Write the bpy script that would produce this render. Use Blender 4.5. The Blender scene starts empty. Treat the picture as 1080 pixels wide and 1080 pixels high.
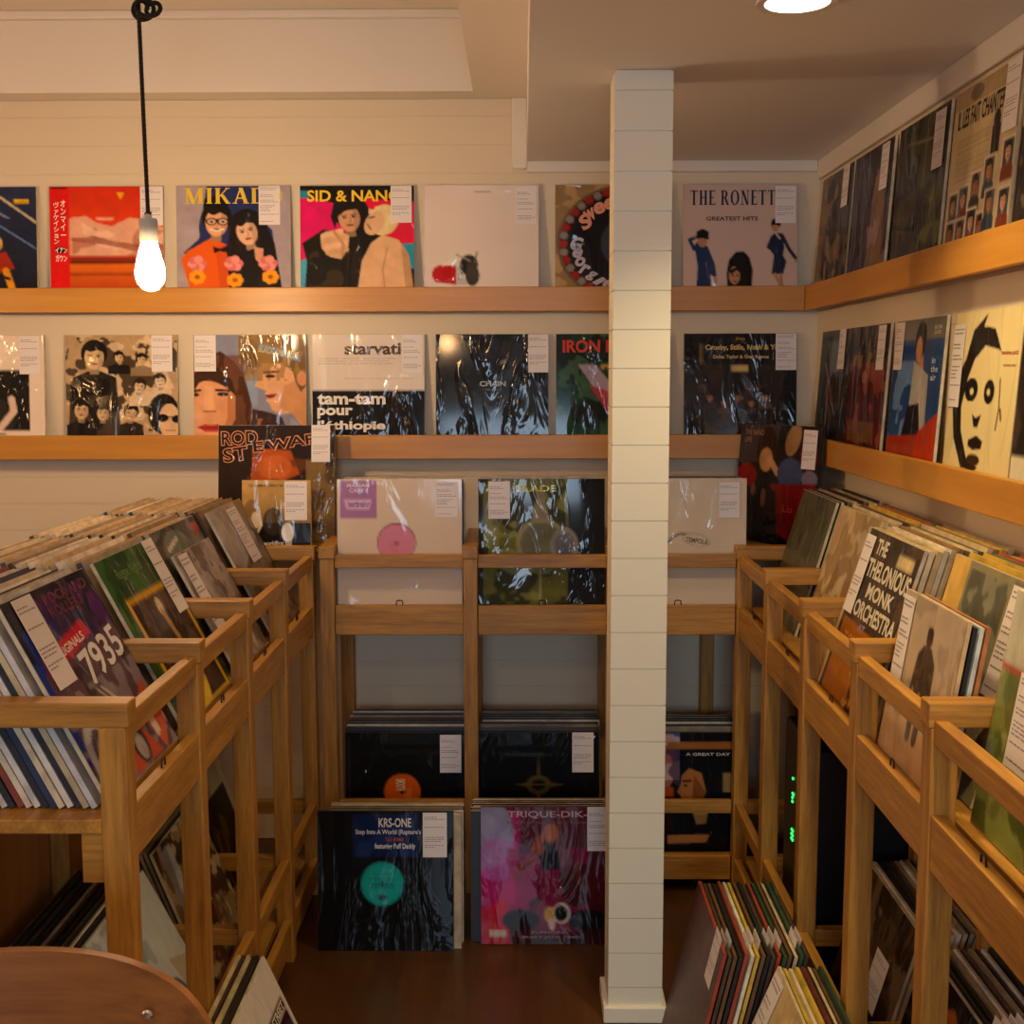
import bpy, bmesh, math, random
import numpy as np
from mathutils import Vector, Matrix, Euler
C = bpy.context.scene.collection
H = 1.345                      # camera height above the floor
random.seed(7)
R = math.radians

# ------------------------------------------------------------------ camera
cam = bpy.data.objects.new('camera', bpy.data.cameras.new('camera'))
C.objects.link(cam)
cam.data.sensor_width = 36.0
cam.data.lens = 36.0 * 1264.45 / 1080.0
cam.data.clip_start = 0.05
right = Vector((0.99995735, 0.00892279, -0.00238395))
up = Vector((0.00133785, 0.1154589, 0.99331136))
fwd = Vector((-0.00913836, 0.99327218, -0.11544204))
cam.matrix_world = Matrix.Translation((0, 0, H)) @ Matrix((right, up, -fwd)).transposed().to_4x4()
bpy.context.scene.camera = cam

# ------------------------------------------------------------------ world, exposure, lights
sc = bpy.context.scene
w = bpy.data.worlds.new('world'); sc.world = w; w.use_nodes = True
w.node_tree.nodes['Background'].inputs[0].default_value = (0.55, 0.62, 0.75, 1)
w.node_tree.nodes['Background'].inputs[1].default_value = 0.02
sc.view_settings.view_transform = 'Standard'
sc.view_settings.look = 'None'
sc.view_settings.gamma = 1
sc.view_settings.use_curve_mapping = False
sc.view_settings.exposure = -0.1
FILL_W, SPOT_W, WINDOW_W = 10.0, 38.0, 50.0
WARM = (1.0, 0.54, 0.22)
WARM2 = (1.0, 0.76, 0.40)

def light(name, kind, loc, energy, col, rot=(0, 0, 0), **kw):
    l = bpy.data.lights.new(name, kind); l.energy = energy; l.color = col
    for k, v in kw.items(): setattr(l, k, v)
    o = bpy.data.objects.new(name, l); o.location = loc; o.rotation_euler = rot; C.objects.link(o)
    return o

# daylight through the shop window behind the camera
light('window_daylight', 'AREA', (-0.1, -2.72, 1.45), WINDOW_W, (0.60, 0.79, 1.0), (R(90), 0, 0), shape='RECTANGLE', size=1.1, size_y=0.9)
# warm point lights added as fill, out of the frame
for bx_, by_, bz_ in ((-1.95, 2.45, H + .25), (-.4, .35, H + .6), (-2.3, .4, H + .3)):
    light('warm_fill_light', 'POINT', (bx_, by_, bz_), FILL_W, WARM, shadow_soft_size=0.04)
# downlight in the soffit, and a nearer unseen spot added for the right ledge
for dx, dy, k in ((0.425, 1.935, 1.0), (0.5, 0.9, 1.1)):
    light('downlight_and_fill_spot', 'SPOT', (dx, dy, 1.905), SPOT_W * k, WARM2, (0, 0, 0), spot_size=R(118), spot_blend=0.7, shadow_soft_size=0.035)

# ------------------------------------------------------------------ materials
def srgb(h):
    c = np.array([int(h[i:i+2], 16) for i in (0, 2, 4)]) / 255.0
    return np.where(c <= 0.04045, c / 12.92, ((c + 0.055) / 1.055) ** 2.4)
def rgba(h): return (*srgb(h), 1.0)

def mat(name, col, rough=0.5, **kw):
    m = bpy.data.materials.new(name); m.use_nodes = True
    b = m.node_tree.nodes['Principled BSDF']
    b.inputs['Base Color'].default_value = rgba(col) if isinstance(col, str) else col
    b.inputs['Roughness'].default_value = rough
    for k, v in kw.items(): b.inputs[k.replace('_', ' ')].default_value = v
    return m
def nd(m, t, **kw):
    n = m.node_tree.nodes.new(t)
    for k, v in kw.items(): setattr(n, k, v)
    return n
def lk(m, a, b): m.node_tree.links.new(a, b)

def wood(name, c1, c2, axis, rough=0.42, grain=26):
    m = mat(name, c1, rough); b = m.node_tree.nodes['Principled BSDF']
    tc = nd(m, 'ShaderNodeTexCoord'); mp = nd(m, 'ShaderNodeMapping'); oi = nd(m, 'ShaderNodeObjectInfo')
    s = [grain] * 3; s[axis] = grain * 0.07; mp.inputs['Scale'].default_value = s
    ad = nd(m, 'ShaderNodeVectorMath', operation='ADD'); ml = nd(m, 'ShaderNodeMath', operation='MULTIPLY'); ml.inputs[1].default_value = 9
    lk(m, tc.outputs['Object'], ad.inputs[0]); lk(m, oi.outputs['Random'], ml.inputs[0]); lk(m, ml.outputs[0], ad.inputs[1])
    lk(m, ad.outputs[0], mp.inputs[0])
    n1 = nd(m, 'ShaderNodeTexNoise'); n1.inputs['Scale'].default_value = 3.5; n1.inputs['Detail'].default_value = 6; n1.inputs['Roughness'].default_value = 0.65
    n2 = nd(m, 'ShaderNodeTexNoise'); n2.inputs['Scale'].default_value = 1.0; n2.inputs['Detail'].default_value = 2
    lk(m, mp.outputs[0], n1.inputs['Vector']); lk(m, mp.outputs[0], n2.inputs['Vector'])
    mx = nd(m, 'ShaderNodeMath', operation='MULTIPLY_ADD'); mx.inputs[1].default_value = 0.6
    sc_ = nd(m, 'ShaderNodeMath', operation='MULTIPLY'); sc_.inputs[1].default_value = 0.45
    lk(m, n2.outputs['Fac'], sc_.inputs[0]); lk(m, n1.outputs['Fac'], mx.inputs[0]); lk(m, sc_.outputs[0], mx.inputs[2])
    cr = nd(m, 'ShaderNodeValToRGB'); e = cr.color_ramp.elements
    e[0].position = 0.33; e[0].color = rgba(c2); e[1].position = 0.66; e[1].color = rgba(c1)
    lk(m, mx.outputs[0], cr.inputs[0]); lk(m, cr.outputs[0], b.inputs['Base Color'])
    bp = nd(m, 'ShaderNodeBump'); bp.inputs['Strength'].default_value = 0.15; bp.inputs['Distance'].default_value = 0.002
    lk(m, n1.outputs['Fac'], bp.inputs['Height']); lk(m, bp.outputs[0], b.inputs['Normal'])
    return m
OAK = [wood('oak_along_' + 'xyz'[k], 'c08a38', '865622', k, 0.42, 46) for k in range(3)]
LEDGE = [wood('ledge_oak_' + 'xyz'[k], 'cc8e34', 'b27322', k, 0.38, 9) for k in range(2)]
PLY = wood('plywood', 'c2935c', 'a2743f', 2, 0.5, 9)
CHAIRWOOD = wood('chair_plywood', '96602f', '6c3f1c', 0, 0.4, 22)
FLOOR = wood('floor_boards', '5c3a1c', '3a220e', 1, 0.28, 7)

def plaster(name, col, rough=0.7, bump=0.08):
    m = mat(name, col, rough); b = m.node_tree.nodes['Principled BSDF']
    tc = nd(m, 'ShaderNodeTexCoord'); n = nd(m, 'ShaderNodeTexNoise'); n.inputs['Scale'].default_value = 60; n.inputs['Detail'].default_value = 4
    lk(m, tc.outputs['Object'], n.inputs['Vector'])
    bp = nd(m, 'ShaderNodeBump'); bp.inputs['Strength'].default_value = bump; bp.inputs['Distance'].default_value = 0.002
    lk(m, n.outputs['Fac'], bp.inputs['Height']); lk(m, bp.outputs[0], b.inputs['Normal'])
    return m
WALL = plaster('cream_boards', 'd8c6aa', 0.6)
PILLAR = plaster('pale_boards', 'e2dcc8', 0.55)
CEIL = plaster('ceiling_paint', 'ddd2c6', 0.8)
SOFFIT = plaster('soffit_paint', 'e6dfdd', 0.8)

def printed():
    m = mat('printed_cover', 'ffffff', 0.55); b = m.node_tree.nodes['Principled BSDF']
    at = nd(m, 'ShaderNodeAttribute', attribute_name='Col'); lk(m, at.outputs['Color'], b.inputs['Base Color'])
    b.inputs['Specular IOR Level'].default_value = 0.1; b.inputs['Coat Weight'].default_value = 0.55; b.inputs['Coat Roughness'].default_value = 0.08; b.inputs['Coat IOR'].default_value = 1.5
    tc = nd(m, 'ShaderNodeTexCoord'); oi = nd(m, 'ShaderNodeObjectInfo')
    ml = nd(m, 'ShaderNodeMath', operation='MULTIPLY'); ml.inputs[1].default_value = 37
    ad = nd(m, 'ShaderNodeVectorMath', operation='ADD')
    lk(m, oi.outputs['Random'], ml.inputs[0]); lk(m, tc.outputs['Object'], ad.inputs[0]); lk(m, ml.outputs[0], ad.inputs[1])
    mp = nd(m, 'ShaderNodeMapping'); mp.inputs['Rotation'].default_value = (0, R(38), 0); mp.inputs['Scale'].default_value = (1.0, 1.0, 0.38)
    lk(m, ad.outputs[0], mp.inputs[0])
    n = nd(m, 'ShaderNodeTexNoise'); n.inputs['Scale'].default_value = 9; n.inputs['Detail'].default_value = 3.2; n.inputs['Distortion'].default_value = 1.4
    lk(m, mp.outputs[0], n.inputs['Vector'])
    bp = nd(m, 'ShaderNodeBump'); bp.inputs['Strength'].default_value = 0.5; bp.inputs['Distance'].default_value = 0.012
    mr = nd(m, 'ShaderNodeMapRange', interpolation_type='SMOOTHSTEP'); mr.inputs['From Min'].default_value = 0.44; mr.inputs['From Max'].default_value = 0.8
    lk(m, n.outputs['Fac'], mr.inputs['Value']); lk(m, mr.outputs[0], bp.inputs['Height']); lk(m, bp.outputs[0], b.inputs['Coat Normal'])
    return m
PRINT = printed()
def plain_print():
    m = mat('matte_print', 'ffffff', 0.5); b = m.node_tree.nodes['Principled BSDF']
    at = nd(m, 'ShaderNodeAttribute', attribute_name='Col'); lk(m, at.outputs['Color'], b.inputs['Base Color'])
    return m
TAGM = plain_print()
METAL = mat('dark_wire', '4a4038', 0.35, Metallic=0.9)
CHROME = mat('steel_rivet', 'd8d4cc', 0.25, Metallic=1.0)
BLACK = mat('black_plastic', '0b0c0f', 0.45)
CORD = mat('black_fabric_cord', '120d0b', 0.85)
CORD2 = mat('brown_fabric_cord', '3c2a20', 0.85)
SOCKET = mat('grey_porcelain', 'b9b9b2', 0.4)
def emit(name, col, strength):
    m = mat(name, '000000'); b = m.node_tree.nodes['Principled BSDF']
    b.inputs['Emission Color'].default_value = rgba(col); b.inputs['Emission Strength'].default_value = strength
    return m
BULB = emit('glowing_bulb_glass', 'ffd9a6', 230.0)
LED = emit('green_led', '30ff60', 3.0)
LAMP = emit('downlight_diffuser', 'ffe6bd', 10.0)

# ------------------------------------------------------------------ mesh helpers
class MB:
    def __init__(s): s.v = []; s.f = []
    def box(s, x0, x1, y0, y1, z0, z1):
        k = len(s.v)
        s.v += [(x, y, z) for z in (z0, z1) for y in (y0, y1) for x in (x0, x1)]
        s.f += [tuple(k + i for i in q) for q in ((0, 2, 3, 1), (4, 5, 7, 6), (0, 1, 5, 4), (2, 6, 7, 3), (0, 4, 6, 2), (1, 3, 7, 5))]
        return s
    def prism(s, prof, axis, a, b):          # 2-D profile swept along an axis
        k = len(s.v); n = len(prof)
        for t in (a, b):
            for p in prof:
                q = list(p); q.insert(axis, t); s.v.append(tuple(q))
        for i in range(n):
            j = (i + 1) % n; s.f.append((k + i, k + j, k + n + j, k + n + i))
        s.f.append(tuple(range(k, k + n))[::-1]); s.f.append(tuple(range(k + n, k + 2 * n)))
        return s
    def lathe(s, prof, cx=0, cy=0, n=24):
        k = len(s.v); m = len(prof)
        for r, z in prof:
            s.v += [(cx + r * math.cos(2 * math.pi * i / n), cy + r * math.sin(2 * math.pi * i / n), z) for i in range(n)]
        for j in range(m - 1):
            for i in range(n):
                i2 = (i + 1) % n; s.f.append((k + j * n + i, k + j * n + i2, k + (j + 1) * n + i2, k + (j + 1) * n + i))
        s.f.append(tuple(k + i for i in range(n))[::-1]); s.f.append(tuple(k + (m - 1) * n + i for i in range(n)))
        return s
    def tube(s, pts, r, n=8):
        k = len(s.v); P = [Vector(p) for p in pts]; m = len(P)
        ref = Vector((0.31, 0.22, 0.92)).normalized()
        for i, p in enumerate(P):
            t = (P[min(i + 1, m - 1)] - P[max(i - 1, 0)]).normalized()
            a = t.cross(ref)
            if a.length < 0.05: a = t.cross(Vector((1, 0, 0)))
            a.normalize(); b = t.cross(a); ref = ref
            s.v += [tuple(p + (a * math.cos(2 * math.pi * q / n) + b * math.sin(2 * math.pi * q / n)) * r) for q in range(n)]
        for j in range(m - 1):
            for i in range(n):
                i2 = (i + 1) % n; s.f.append((k + j * n + i, k + j * n + i2, k + (j + 1) * n + i2, k + (j + 1) * n + i))
        s.f.append(tuple(k + i for i in range(n))[::-1]); s.f.append(tuple(k + (m - 1) * n + i for i in range(n)))
        return s
    def mesh(s, name, m, off=(0, 0, 0), smooth=False):
        me = bpy.data.meshes.new(name)
        me.from_pydata([(x - off[0], y - off[1], z - off[2]) for x, y, z in s.v], [], s.f)
        bm = bmesh.new(); bm.from_mesh(me); bmesh.ops.recalc_face_normals(bm, faces=bm.faces); bm.to_mesh(me); bm.free()
        if smooth:
            me.shade_smooth()
        me.materials.append(m); return me
    def obj(s, name, m, parent=None, off=(0, 0, 0), bevel=0.0, smooth=False):
        o = bpy.data.objects.new(name, s.mesh(name, m, off, smooth)); C.objects.link(o)
        if parent: o.parent = parent
        if bevel:
            b = o.modifiers.new('bevel', 'BEVEL'); b.width = bevel; b.segments = 2; b.limit_method = 'ANGLE'
        if smooth:
            e = o.modifiers.new('edges', 'EDGE_SPLIT'); e.split_angle = R(40)
        return o
def box(*a): return MB().box(*a)
def empty(name, loc, rot=(0, 0, 0)):
    o = bpy.data.objects.new(name, None); o.location = loc; o.rotation_euler = rot; o.empty_display_size = 0.05; C.objects.link(o); return o
def tag(o, label, cat, group=None):
    o['label'] = label; o['category'] = cat
    if group: o['group'] = group
    return o
def struct(o): o['kind'] = 'structure'; return o

# ------------------------------------------------------------------ room shell
XL, XR, YB, YF = -3.0, 0.815, 3.36, -2.6
SOF, ZC, ZT = H + 0.572, H + 0.739, H + 0.945
def boards(z0, z1, step=0.0755, g=0.0014, d=0.0018):      # profile (depth, z) of horizontal boards with grooves
    p = []; z = z0
    while z < z1 - 1e-6:
        t = min(z + step, z1)
        p += [(0, z), (0, t - g), (d, t - g), (d, t)]; z = t
    return p
p = boards(0, ZC); prof = [(YB + a, z) for a, z in p] + [(YB + 0.1, ZC), (YB + 0.1, 0)]
struct(MB().prism(prof, 0, XL, XR + 0.1).obj('wall_back', WALL))
# right wall: profile in (x, z) swept along y
prof = [(XR + a, z) for a, z in boards(0, SOF)] + [(XR + 0.1, SOF), (XR + 0.1, 0)]
struct(MB().prism(prof, 1, YF, YB).obj('wall_right', WALL))
struct(box(XL - 0.1, XL, YF, YB, 0, ZT).obj('wall_left', WALL))
wr = MB()
wr.box(XL, -0.98, YF - 0.1, YF, 0, ZT).box(0.78, XR, YF - 0.1, YF, 0, ZT).box(-0.98, 0.78, YF - 0.1, YF, 0, 0.86).box(-0.98, 0.78, YF - 0.1, YF, 2.04, ZT)
struct(wr.obj('wall_rear', WALL))
wf = MB()
wf.box(-0.98, 0.78, YF - 0.08, YF - 0.03, 0.86, 0.9).box(-0.98, 0.78, YF - 0.08, YF - 0.03, 2.0, 2.04).box(-0.98, -0.94, YF - 0.08, YF - 0.03, 0.9, 2.0).box(0.74, 0.78, YF - 0.08, YF - 0.03, 0.9, 2.0).box(-0.12, -0.08, YF - 0.08, YF - 0.03, 0.9, 2.0)
struct(wf.obj('window_1', PILLAR))
struct(box(XL, XR + 0.1, YF, YB + 0.1, -0.06, 0).obj('floor', FLOOR))
ce = MB()
ce.box(-0.13, 0.02, YF, YB, ZC, ZT + 0.06).box(XL, -0.13, 3.272, YB, ZC, ZT + 0.06).box(XL, -0.13, YF, 3.272, ZT, ZT + 0.06)
struct(ce.obj('ceiling', CEIL))
struct(box(0.012, XR + 0.1, YF, YB, SOF, ZT + 0.06).obj('soffit', SOFFIT))['kind'] = 'structure'
struct(box(XL, -0.13, 3.255, 3.272, ZT - 0.022, ZT).obj('trim_1', CEIL, bevel=0.004))
struct(box(XR - 0.012, XR, YF, YB, SOF - 0.052, SOF).obj('trim_2', CEIL, bevel=0.004))
struct(box(-0.028, 0.012, YB - 0.012, YB, SOF - 0.02, ZC).obj('trim_3', CEIL, bevel=0.003))
struct(box(0.012, XR - 0.012, YB - 0.01, YB, SOF - 0.03, SOF).obj('trim_4', CEIL, bevel=0.003))
struct(box(XL, XR, YB - 0.012, YB, 0, 0.08).obj('baseboard_back', WALL, bevel=0.003))
# clad pillar: grooved boards on all four faces
PY, PX0, PX1 = 2.365, 0.176, 0.288
pm = MB(); z = 0.0; st = 0.0752
while z < SOF - 1e-4:
    t = min(z + st, SOF)
    pm.box(PX0, PX1, PY, PY + 0.112, z, t - 0.0018); pm.box(PX0 + 0.003, PX1 - 0.003, PY + 0.003, PY + 0.109, t - 0.0018, t); z = t
pl = struct(pm.obj('pillar', PILLAR))
struct(MB().box(PX0 - 0.01, PX1 + 0.01, PY - 0.01, PY + 0.122, 0, 0.035).obj('trim_5', PILLAR, bevel=0.003))

# ------------------------------------------------------------------ record racks
Y0, PIT, PW = 1.54, 0.357, 0.037
ZR, RH = H - 0.433, 0.034            # rail top and rail height
ZS = H - 0.593                       # upper shelf top
LT, LB = H - 0.585, H - 0.661        # lip
ZR2, LT2, LB2, ZS2 = H - 1.095, H - 1.243, H - 1.307, H - 1.252
def clip_loop(x, y, z, along, parent, off):
    pts = []
    for k in range(9):
        a = math.pi * k / 8; d = -0.008 * math.cos(a); h = 0.006 + 0.006 * math.sin(a) ** 0.5 if 0 < k < 8 else 0.004
        pts.append((x + (d if along == 0 else 0), y + (d if along == 1 else 0), z + h))
    pts = [(pts[0][0], pts[0][1], z - 0.006)] + pts + [(pts[-1][0], pts[-1][1], z - 0.006)]
    MB().tube(pts, 0.0016, 6).obj('wire_label_clip', METAL, parent, off)

def side_rack(name, label, sx, xf, xb, i0, i1):
    """sx = +1 rack to the right of the aisle, -1 to the left; xf aisle face, xb rear edge"""
    off = ((xf + xb) / 2, Y0 + PIT * (i0 + i1) / 2, 0)
    root = tag(empty(name, off), label, 'record rack')
    def bx(a, b): return (min(a, b), max(a, b))
    n = 0
    for i in range(i0, i1 + 1):
        y = Y0 + i * PIT
        a, b = bx(xf, xf + sx * PW)
        box(a, b, y, y + PW, 0, ZR - RH).obj('post', OAK[2], root, off, 0.002)
        ra, rb = bx(xb, xb - sx * PW)
        box(ra, rb, y, y + PW, 0, ZR - RH).obj('rear_post', OAK[2], root, off, 0.002)
        a, b = bx(xf - sx * 0.004, xb)
        box(a, b, y, y + PW, ZR - RH, ZR).obj('cross_rail', OAK[0], root, off, 0.002)
        a, b = bx(xf + sx * PW, xf + sx * (PW + 0.03))
        box(a, b, y + 0.004, y + PW - 0.004, ZS - 0.09, ZS - 0.02).obj('shelf_bearer', OAK[0], root, off, 0.002)
        a, b = bx(xf + sx * PW, xb - sx * PW)
        box(a, b, y + 0.006, y + PW - 0.006, ZR2 - RH, ZR2).obj('lower_cross_rail', OAK[0], root, off, 0.002)
        if i < i1:
            ya, yb = y + PW, y + PIT
            a, b = bx(xf + sx * 0.003, xf + sx * 0.022)
            box(a, b, ya, yb, ZR - 0.056, ZR - 0.022).obj('front_rail', OAK[1], root, off, 0.002)
            box(a, b, ya, yb, LB, LT).obj('shelf_lip', OAK[1], root, off, 0.002)
            box(a, b, ya, yb, ZR2 - RH, ZR2).obj('lower_front_rail', OAK[1], root, off, 0.002)
            box(a, b, ya, yb, LB2, LT2).obj('lower_shelf_lip', OAK[1], root, off, 0.002)
            clip_loop(xf + sx * 0.012, (ya + yb) / 2, LT, 1, root, off)
    a, b = bx(xf + sx * 0.022, xb)
    yA, yB = Y0 + i0 * PIT, Y0 + i1 * PIT + PW
    m = MB()
    a1, b1 = bx(xf + sx * PW, xb - sx * PW)
    m.box(a1, b1, yA, yB, ZS - 0.02, ZS)
    m.obj('shelf', OAK[1], root, off, 0.002)
    box(a1, b1, yA, yB, ZS2 - 0.02, ZS2).obj('lower_shelf', OAK[1], root, off, 0.002)
    a, b = bx(xb + sx * 0.001, xb + sx * 0.009)
    box(a, b, yA, yB, 0.04, ZR - 0.01).obj('back_panel', PLY, root, off)
    return root, off
rootL, offL = side_rack('record_rack', 'long oak record rack left of the aisle with open end towards the chair', -1, -0.5275, -0.93, 0, 4)
rootR, offR = side_rack('record_rack', 'long oak record rack right of the aisle under the right wall ledges', 1, 0.538, 0.80, -1, 4)
# corner tops behind the last cross rails
box(-0.93, -0.5275, 2.968 + PW, 3.34, ZR - 0.045, ZR - 0.02).obj('corner_top', OAK[0], rootL, offL, 0.002)
box(0.575, 0.80, 2.968 + PW, 3.34, ZR - 0.045, ZR - 0.02).obj('corner_top', OAK[0], rootR, offR, 0.002)
for rx, rr, oo in ((-0.93, rootL, offL), (0.763, rootR, offR)):
    box(rx, rx + PW, 3.30, 3.337, 0, ZR - 0.045).obj('rear_post', OAK[2], rr, oo, 0.002)

# rack along the back wall
HB = ZR; BY = 2.98; BP = [-0.513, -0.151, 0.211]
offB = (0.0, 3.15, 0)
rootB = tag(empty('record_rack', offB), 'three bay oak record rack along the back wall', 'record rack')
for k, x in enumerate(BP):
    box(x, x + PW - 0.001, BY, BY + PW, 0, HB - RH + 0.003).obj('post', OAK[2], rootB, offB, 0.002)
    box(x, x + PW - 0.001, 3.30, 3.335, 0, HB - RH + 0.003).obj('rear_post', OAK[2], rootB, offB, 0.002)
    box(x - 0.002, x + PW + 0.001, BY - 0.004, 3.335, HB - RH + 0.003, HB).obj('cross_rail', OAK[1], rootB, offB, 0.002)
    x1 = BP[k + 1] if k < 2 else 0.536
    box(x + PW, x1, BY + 0.003, BY + 0.021, HB - 0.056, HB - 0.022).obj('front_rail', OAK[0], rootB, offB, 0.002)
    box(x + PW, x1, BY + 0.003, BY + 0.021, LB, LT).obj('shelf_lip', OAK[0], rootB, offB, 0.002)
    box(x + PW, x1, BY + 0.003, BY + 0.021, ZR2 - RH, ZR2).obj('lower_front_rail', OAK[0], rootB, offB, 0.002)
    box(x + PW, x1, BY + 0.003, BY + 0.021, LB2, LT2).obj('lower_shelf_lip', OAK[0], rootB, offB, 0.002)
    clip_loop((x + PW + x1) / 2, BY + 0.012, LT, 0, rootB, offB)
    box(x + PW, x1 if k < 2 else 0.572, BY + 0.0265, 3.30, ZS - 0.02, ZS).obj('shelf', OAK[0], rootB, offB)
    box(x + PW, x1 if k < 2 else 0.572, BY + 0.0265, 3.30, ZS2 - 0.02, ZS2).obj('lower_shelf', OAK[0], rootB, offB)
box(0.50, 0.536, 3.30, 3.335, 0, HB - RH).obj('rear_post', OAK[2], rootB, offB, 0.002)

# record ledges
Z1, Z2, LH = H + 0.232, H - 0.170, 0.0665
def ledge(label, z, along):
    if along == 'back':
        off = (-1.0, 3.33, z - LH); r = tag(empty('record_ledge', off), label, 'record ledge')
        box(XL + 0.01, 0.7645, 3.299, 3.317, z - LH, z).obj('lip', LEDGE[0], r, off, 0.0025)
        box(XL + 0.01, 0.7645, 3.317, YB - 0.001, z - LH + 0.006, z - 0.036).obj('board', LEDGE[0], r, off)
    else:
        off = (0.79, 2.0, z - LH); r = tag(empty('record_ledge', off), label, 'record ledge')
        box(0.765, 0.781, -0.6, 3.317, z - LH, z).obj('lip', LEDGE[1], r, off, 0.0025)
        box(0.781, XR - 0.001, -0.6, 3.317, z - LH + 0.006, z - 0.036).obj('board', LEDGE[1], r, off)
ledge('upper oak record ledge running along the back wall', Z1, 'back')
ledge('lower oak record ledge running along the back wall', Z2, 'back')
ledge('upper oak record ledge running along the right wall', Z1, 'right')
ledge('lower oak record ledge running along the right wall', Z2, 'right')

# ------------------------------------------------------------------ printed covers: a small painter whose picture becomes vertex colours of a grid
class Art:
    def __init__(s, bg, n=72, seed=0):
        s.n = n; N = s.N = n * 3; s.rng = np.random.RandomState(seed)
        s.a = np.ones((N, N, 3)) * srgb(bg)
        t = (np.arange(N) + 0.5) / N; s.X, s.Y = np.meshgrid(t, t)
    def put(s, m, c, k=1.0): s.a[m] = s.a[m] * (1 - k) + srgb(c) * k; return s
    def r(s, x0, y0, x1, y1, c, k=1.0): return s.put((s.X >= x0) & (s.X < x1) & (s.Y >= y0) & (s.Y < y1), c, k)
    def em(s, cx, cy, rx, ry, rot=0):
        a = R(rot); dx, dy = s.X - cx, s.Y - cy
        u = dx * math.cos(a) + dy * math.sin(a); v = -dx * math.sin(a) + dy * math.cos(a)
        return (u / rx) ** 2 + (v / ry) ** 2 < 1
    def e(s, cx, cy, rx, ry, c, rot=0, k=1.0): return s.put(s.em(cx, cy, rx, ry, rot), c, k)
    def p(s, pts, c, k=1.0):
        m = np.zeros_like(s.X, bool); j = len(pts) - 1
        for i in range(len(pts)):
            xi, yi = pts[i]; xj, yj = pts[j]
            if yi != yj: m ^= ((yi > s.Y) != (yj > s.Y)) & (s.X < (xj - xi) * (s.Y - yi) / (yj - yi) + xi)
            j = i
        return s.put(m, c, k)
    def l(s, pts, wd, c, k=1.0):
        for (x0, y0), (x1, y1) in zip(pts, pts[1:]):
            dx, dy = x1 - x0, y1 - y0; L = dx * dx + dy * dy + 1e-9
            t = np.clip(((s.X - x0) * dx + (s.Y - y0) * dy) / L, 0, 1)
            s.put((s.X - x0 - t * dx) ** 2 + (s.Y - y0 - t * dy) ** 2 < (wd / 2) ** 2, c, k)
        return s
    def vn(s, sx, sy=None):
        sy = sy or sx; g = s.rng.rand(sy + 2, sx + 2)
        u, v = s.X * sx, s.Y * sy; i, j = u.astype(int), v.astype(int); fu, fv = u - i, v - j
        fu = fu * fu * (3 - 2 * fu); fv = fv * fv * (3 - 2 * fv)
        return (g[j, i] * (1 - fu) + g[j, i + 1] * fu) * (1 - fv) + (g[j + 1, i] * (1 - fu) + g[j + 1, i + 1] * fu) * fv
    def fb(s, sx, sy=None): sy = sy or sx; return (s.vn(sx, sy) + 0.5 * s.vn(2 * sx, 2 * sy) + 0.25 * s.vn(4 * sx, 4 * sy)) / 1.75
    def nc(s, c, sc, thr=0.5, k=1.0, box=(0, 0, 1, 1), sy=None):
        x0, y0, x1, y1 = box
        return s.put((s.fb(sc, sy) > thr) & (s.X >= x0) & (s.X < x1) & (s.Y >= y0) & (s.Y < y1), c, k)
    def mul(s, sc=20, amt=0.25):
        s.a *= (1 + amt * (s.fb(sc) - 0.5) * 2)[..., None]; return s
    def grad(s, c0, c1, y0=0, y1=1, x0=0, x1=1):
        m = (s.Y >= y0) & (s.Y < y1) & (s.X >= x0) & (s.X < x1); t = ((s.Y - y0) / (y1 - y0))[..., None]
        g = srgb(c0) * (1 - t) + srgb(c1) * t; s.a[m] = g[m]; return s
    def face(s, cx, cy, r, skin='d9a27c', hair='2a1a14', rot=0, lng=0, top=.45, k=1.0):
        """generic portrait head: hair, oval face, half tone, brows, eyes, nose, lips"""
        sk = srgb(skin); dark = ''.join('%02x' % int(v * 255) for v in np.array([int(skin[i:i + 2], 16) / 255 for i in (0, 2, 4)]) * .72)
        a = R(rot); P = lambda x, y: (cx + (x * math.cos(a) - y * math.sin(a)) * r, cy + (x * math.sin(a) + y * math.cos(a)) * r)
        s.e(*P(0, -.25), r * .98, r * 1.12, hair, rot)
        if lng: s.p([P(-.98, -.3), P(-1.12, lng), P(-.3, lng * .9), P(0, .4), P(.3, lng * .9), P(1.12, lng), P(.98, -.3)], hair)
        s.p([P(-.3, .5), P(.3, .5), P(.34, 1.45), P(-.34, 1.45)], dark)
        m = s.em(*P(0, .1), r * .72, r * .98, rot); u = (s.X - cx) * math.cos(a) + (s.Y - cy) * math.sin(a); v = -(s.X - cx) * math.sin(a) + (s.Y - cy) * math.cos(a)
        s.put(m, skin); s.put(m & (u > r * .28), dark, .55); s.put(m & (v < -r * (top + .08 * np.sin(u / r * 7))), hair)
        for d in (-.3, .3):
            s.l([P(d - .16, -.14), P(d + .15, -.16)], r * .08, hair, .9); s.e(*P(d, .0), r * .14, r * .075, '1c1410', rot); s.e(*P(d + .04, -.01), r * .03, r * .03, 'e8dccc', rot, .7)
        s.l([P(.04, 0), P(.1, .34), P(-.06, .38)], r * .07, dark, .9); s.e(*P(0, .6), r * .26, r * .09, '9a4840', rot); s.l([P(-.24, .6), P(.24, .6)], r * .04, '5a2420')
        return s
    def man(s, cx, cy, r, skin='d9a27c', hair='2a1a14', body=None, bw=1.6, hb=0.35):
        if body: s.p([(cx - r * bw, cy + r * 3.2), (cx - r * bw * .95, cy + r * 1.7), (cx - r * .5, cy + r * 1.2), (cx + r * .5, cy + r * 1.2), (cx + r * bw * .95, cy + r * 1.7), (cx + r * bw, cy + r * 3.2)], body)
        return s.face(cx, cy, r, skin, hair, (hash((round(cx, 3), round(cy, 3))) % 17) - 8)
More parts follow.
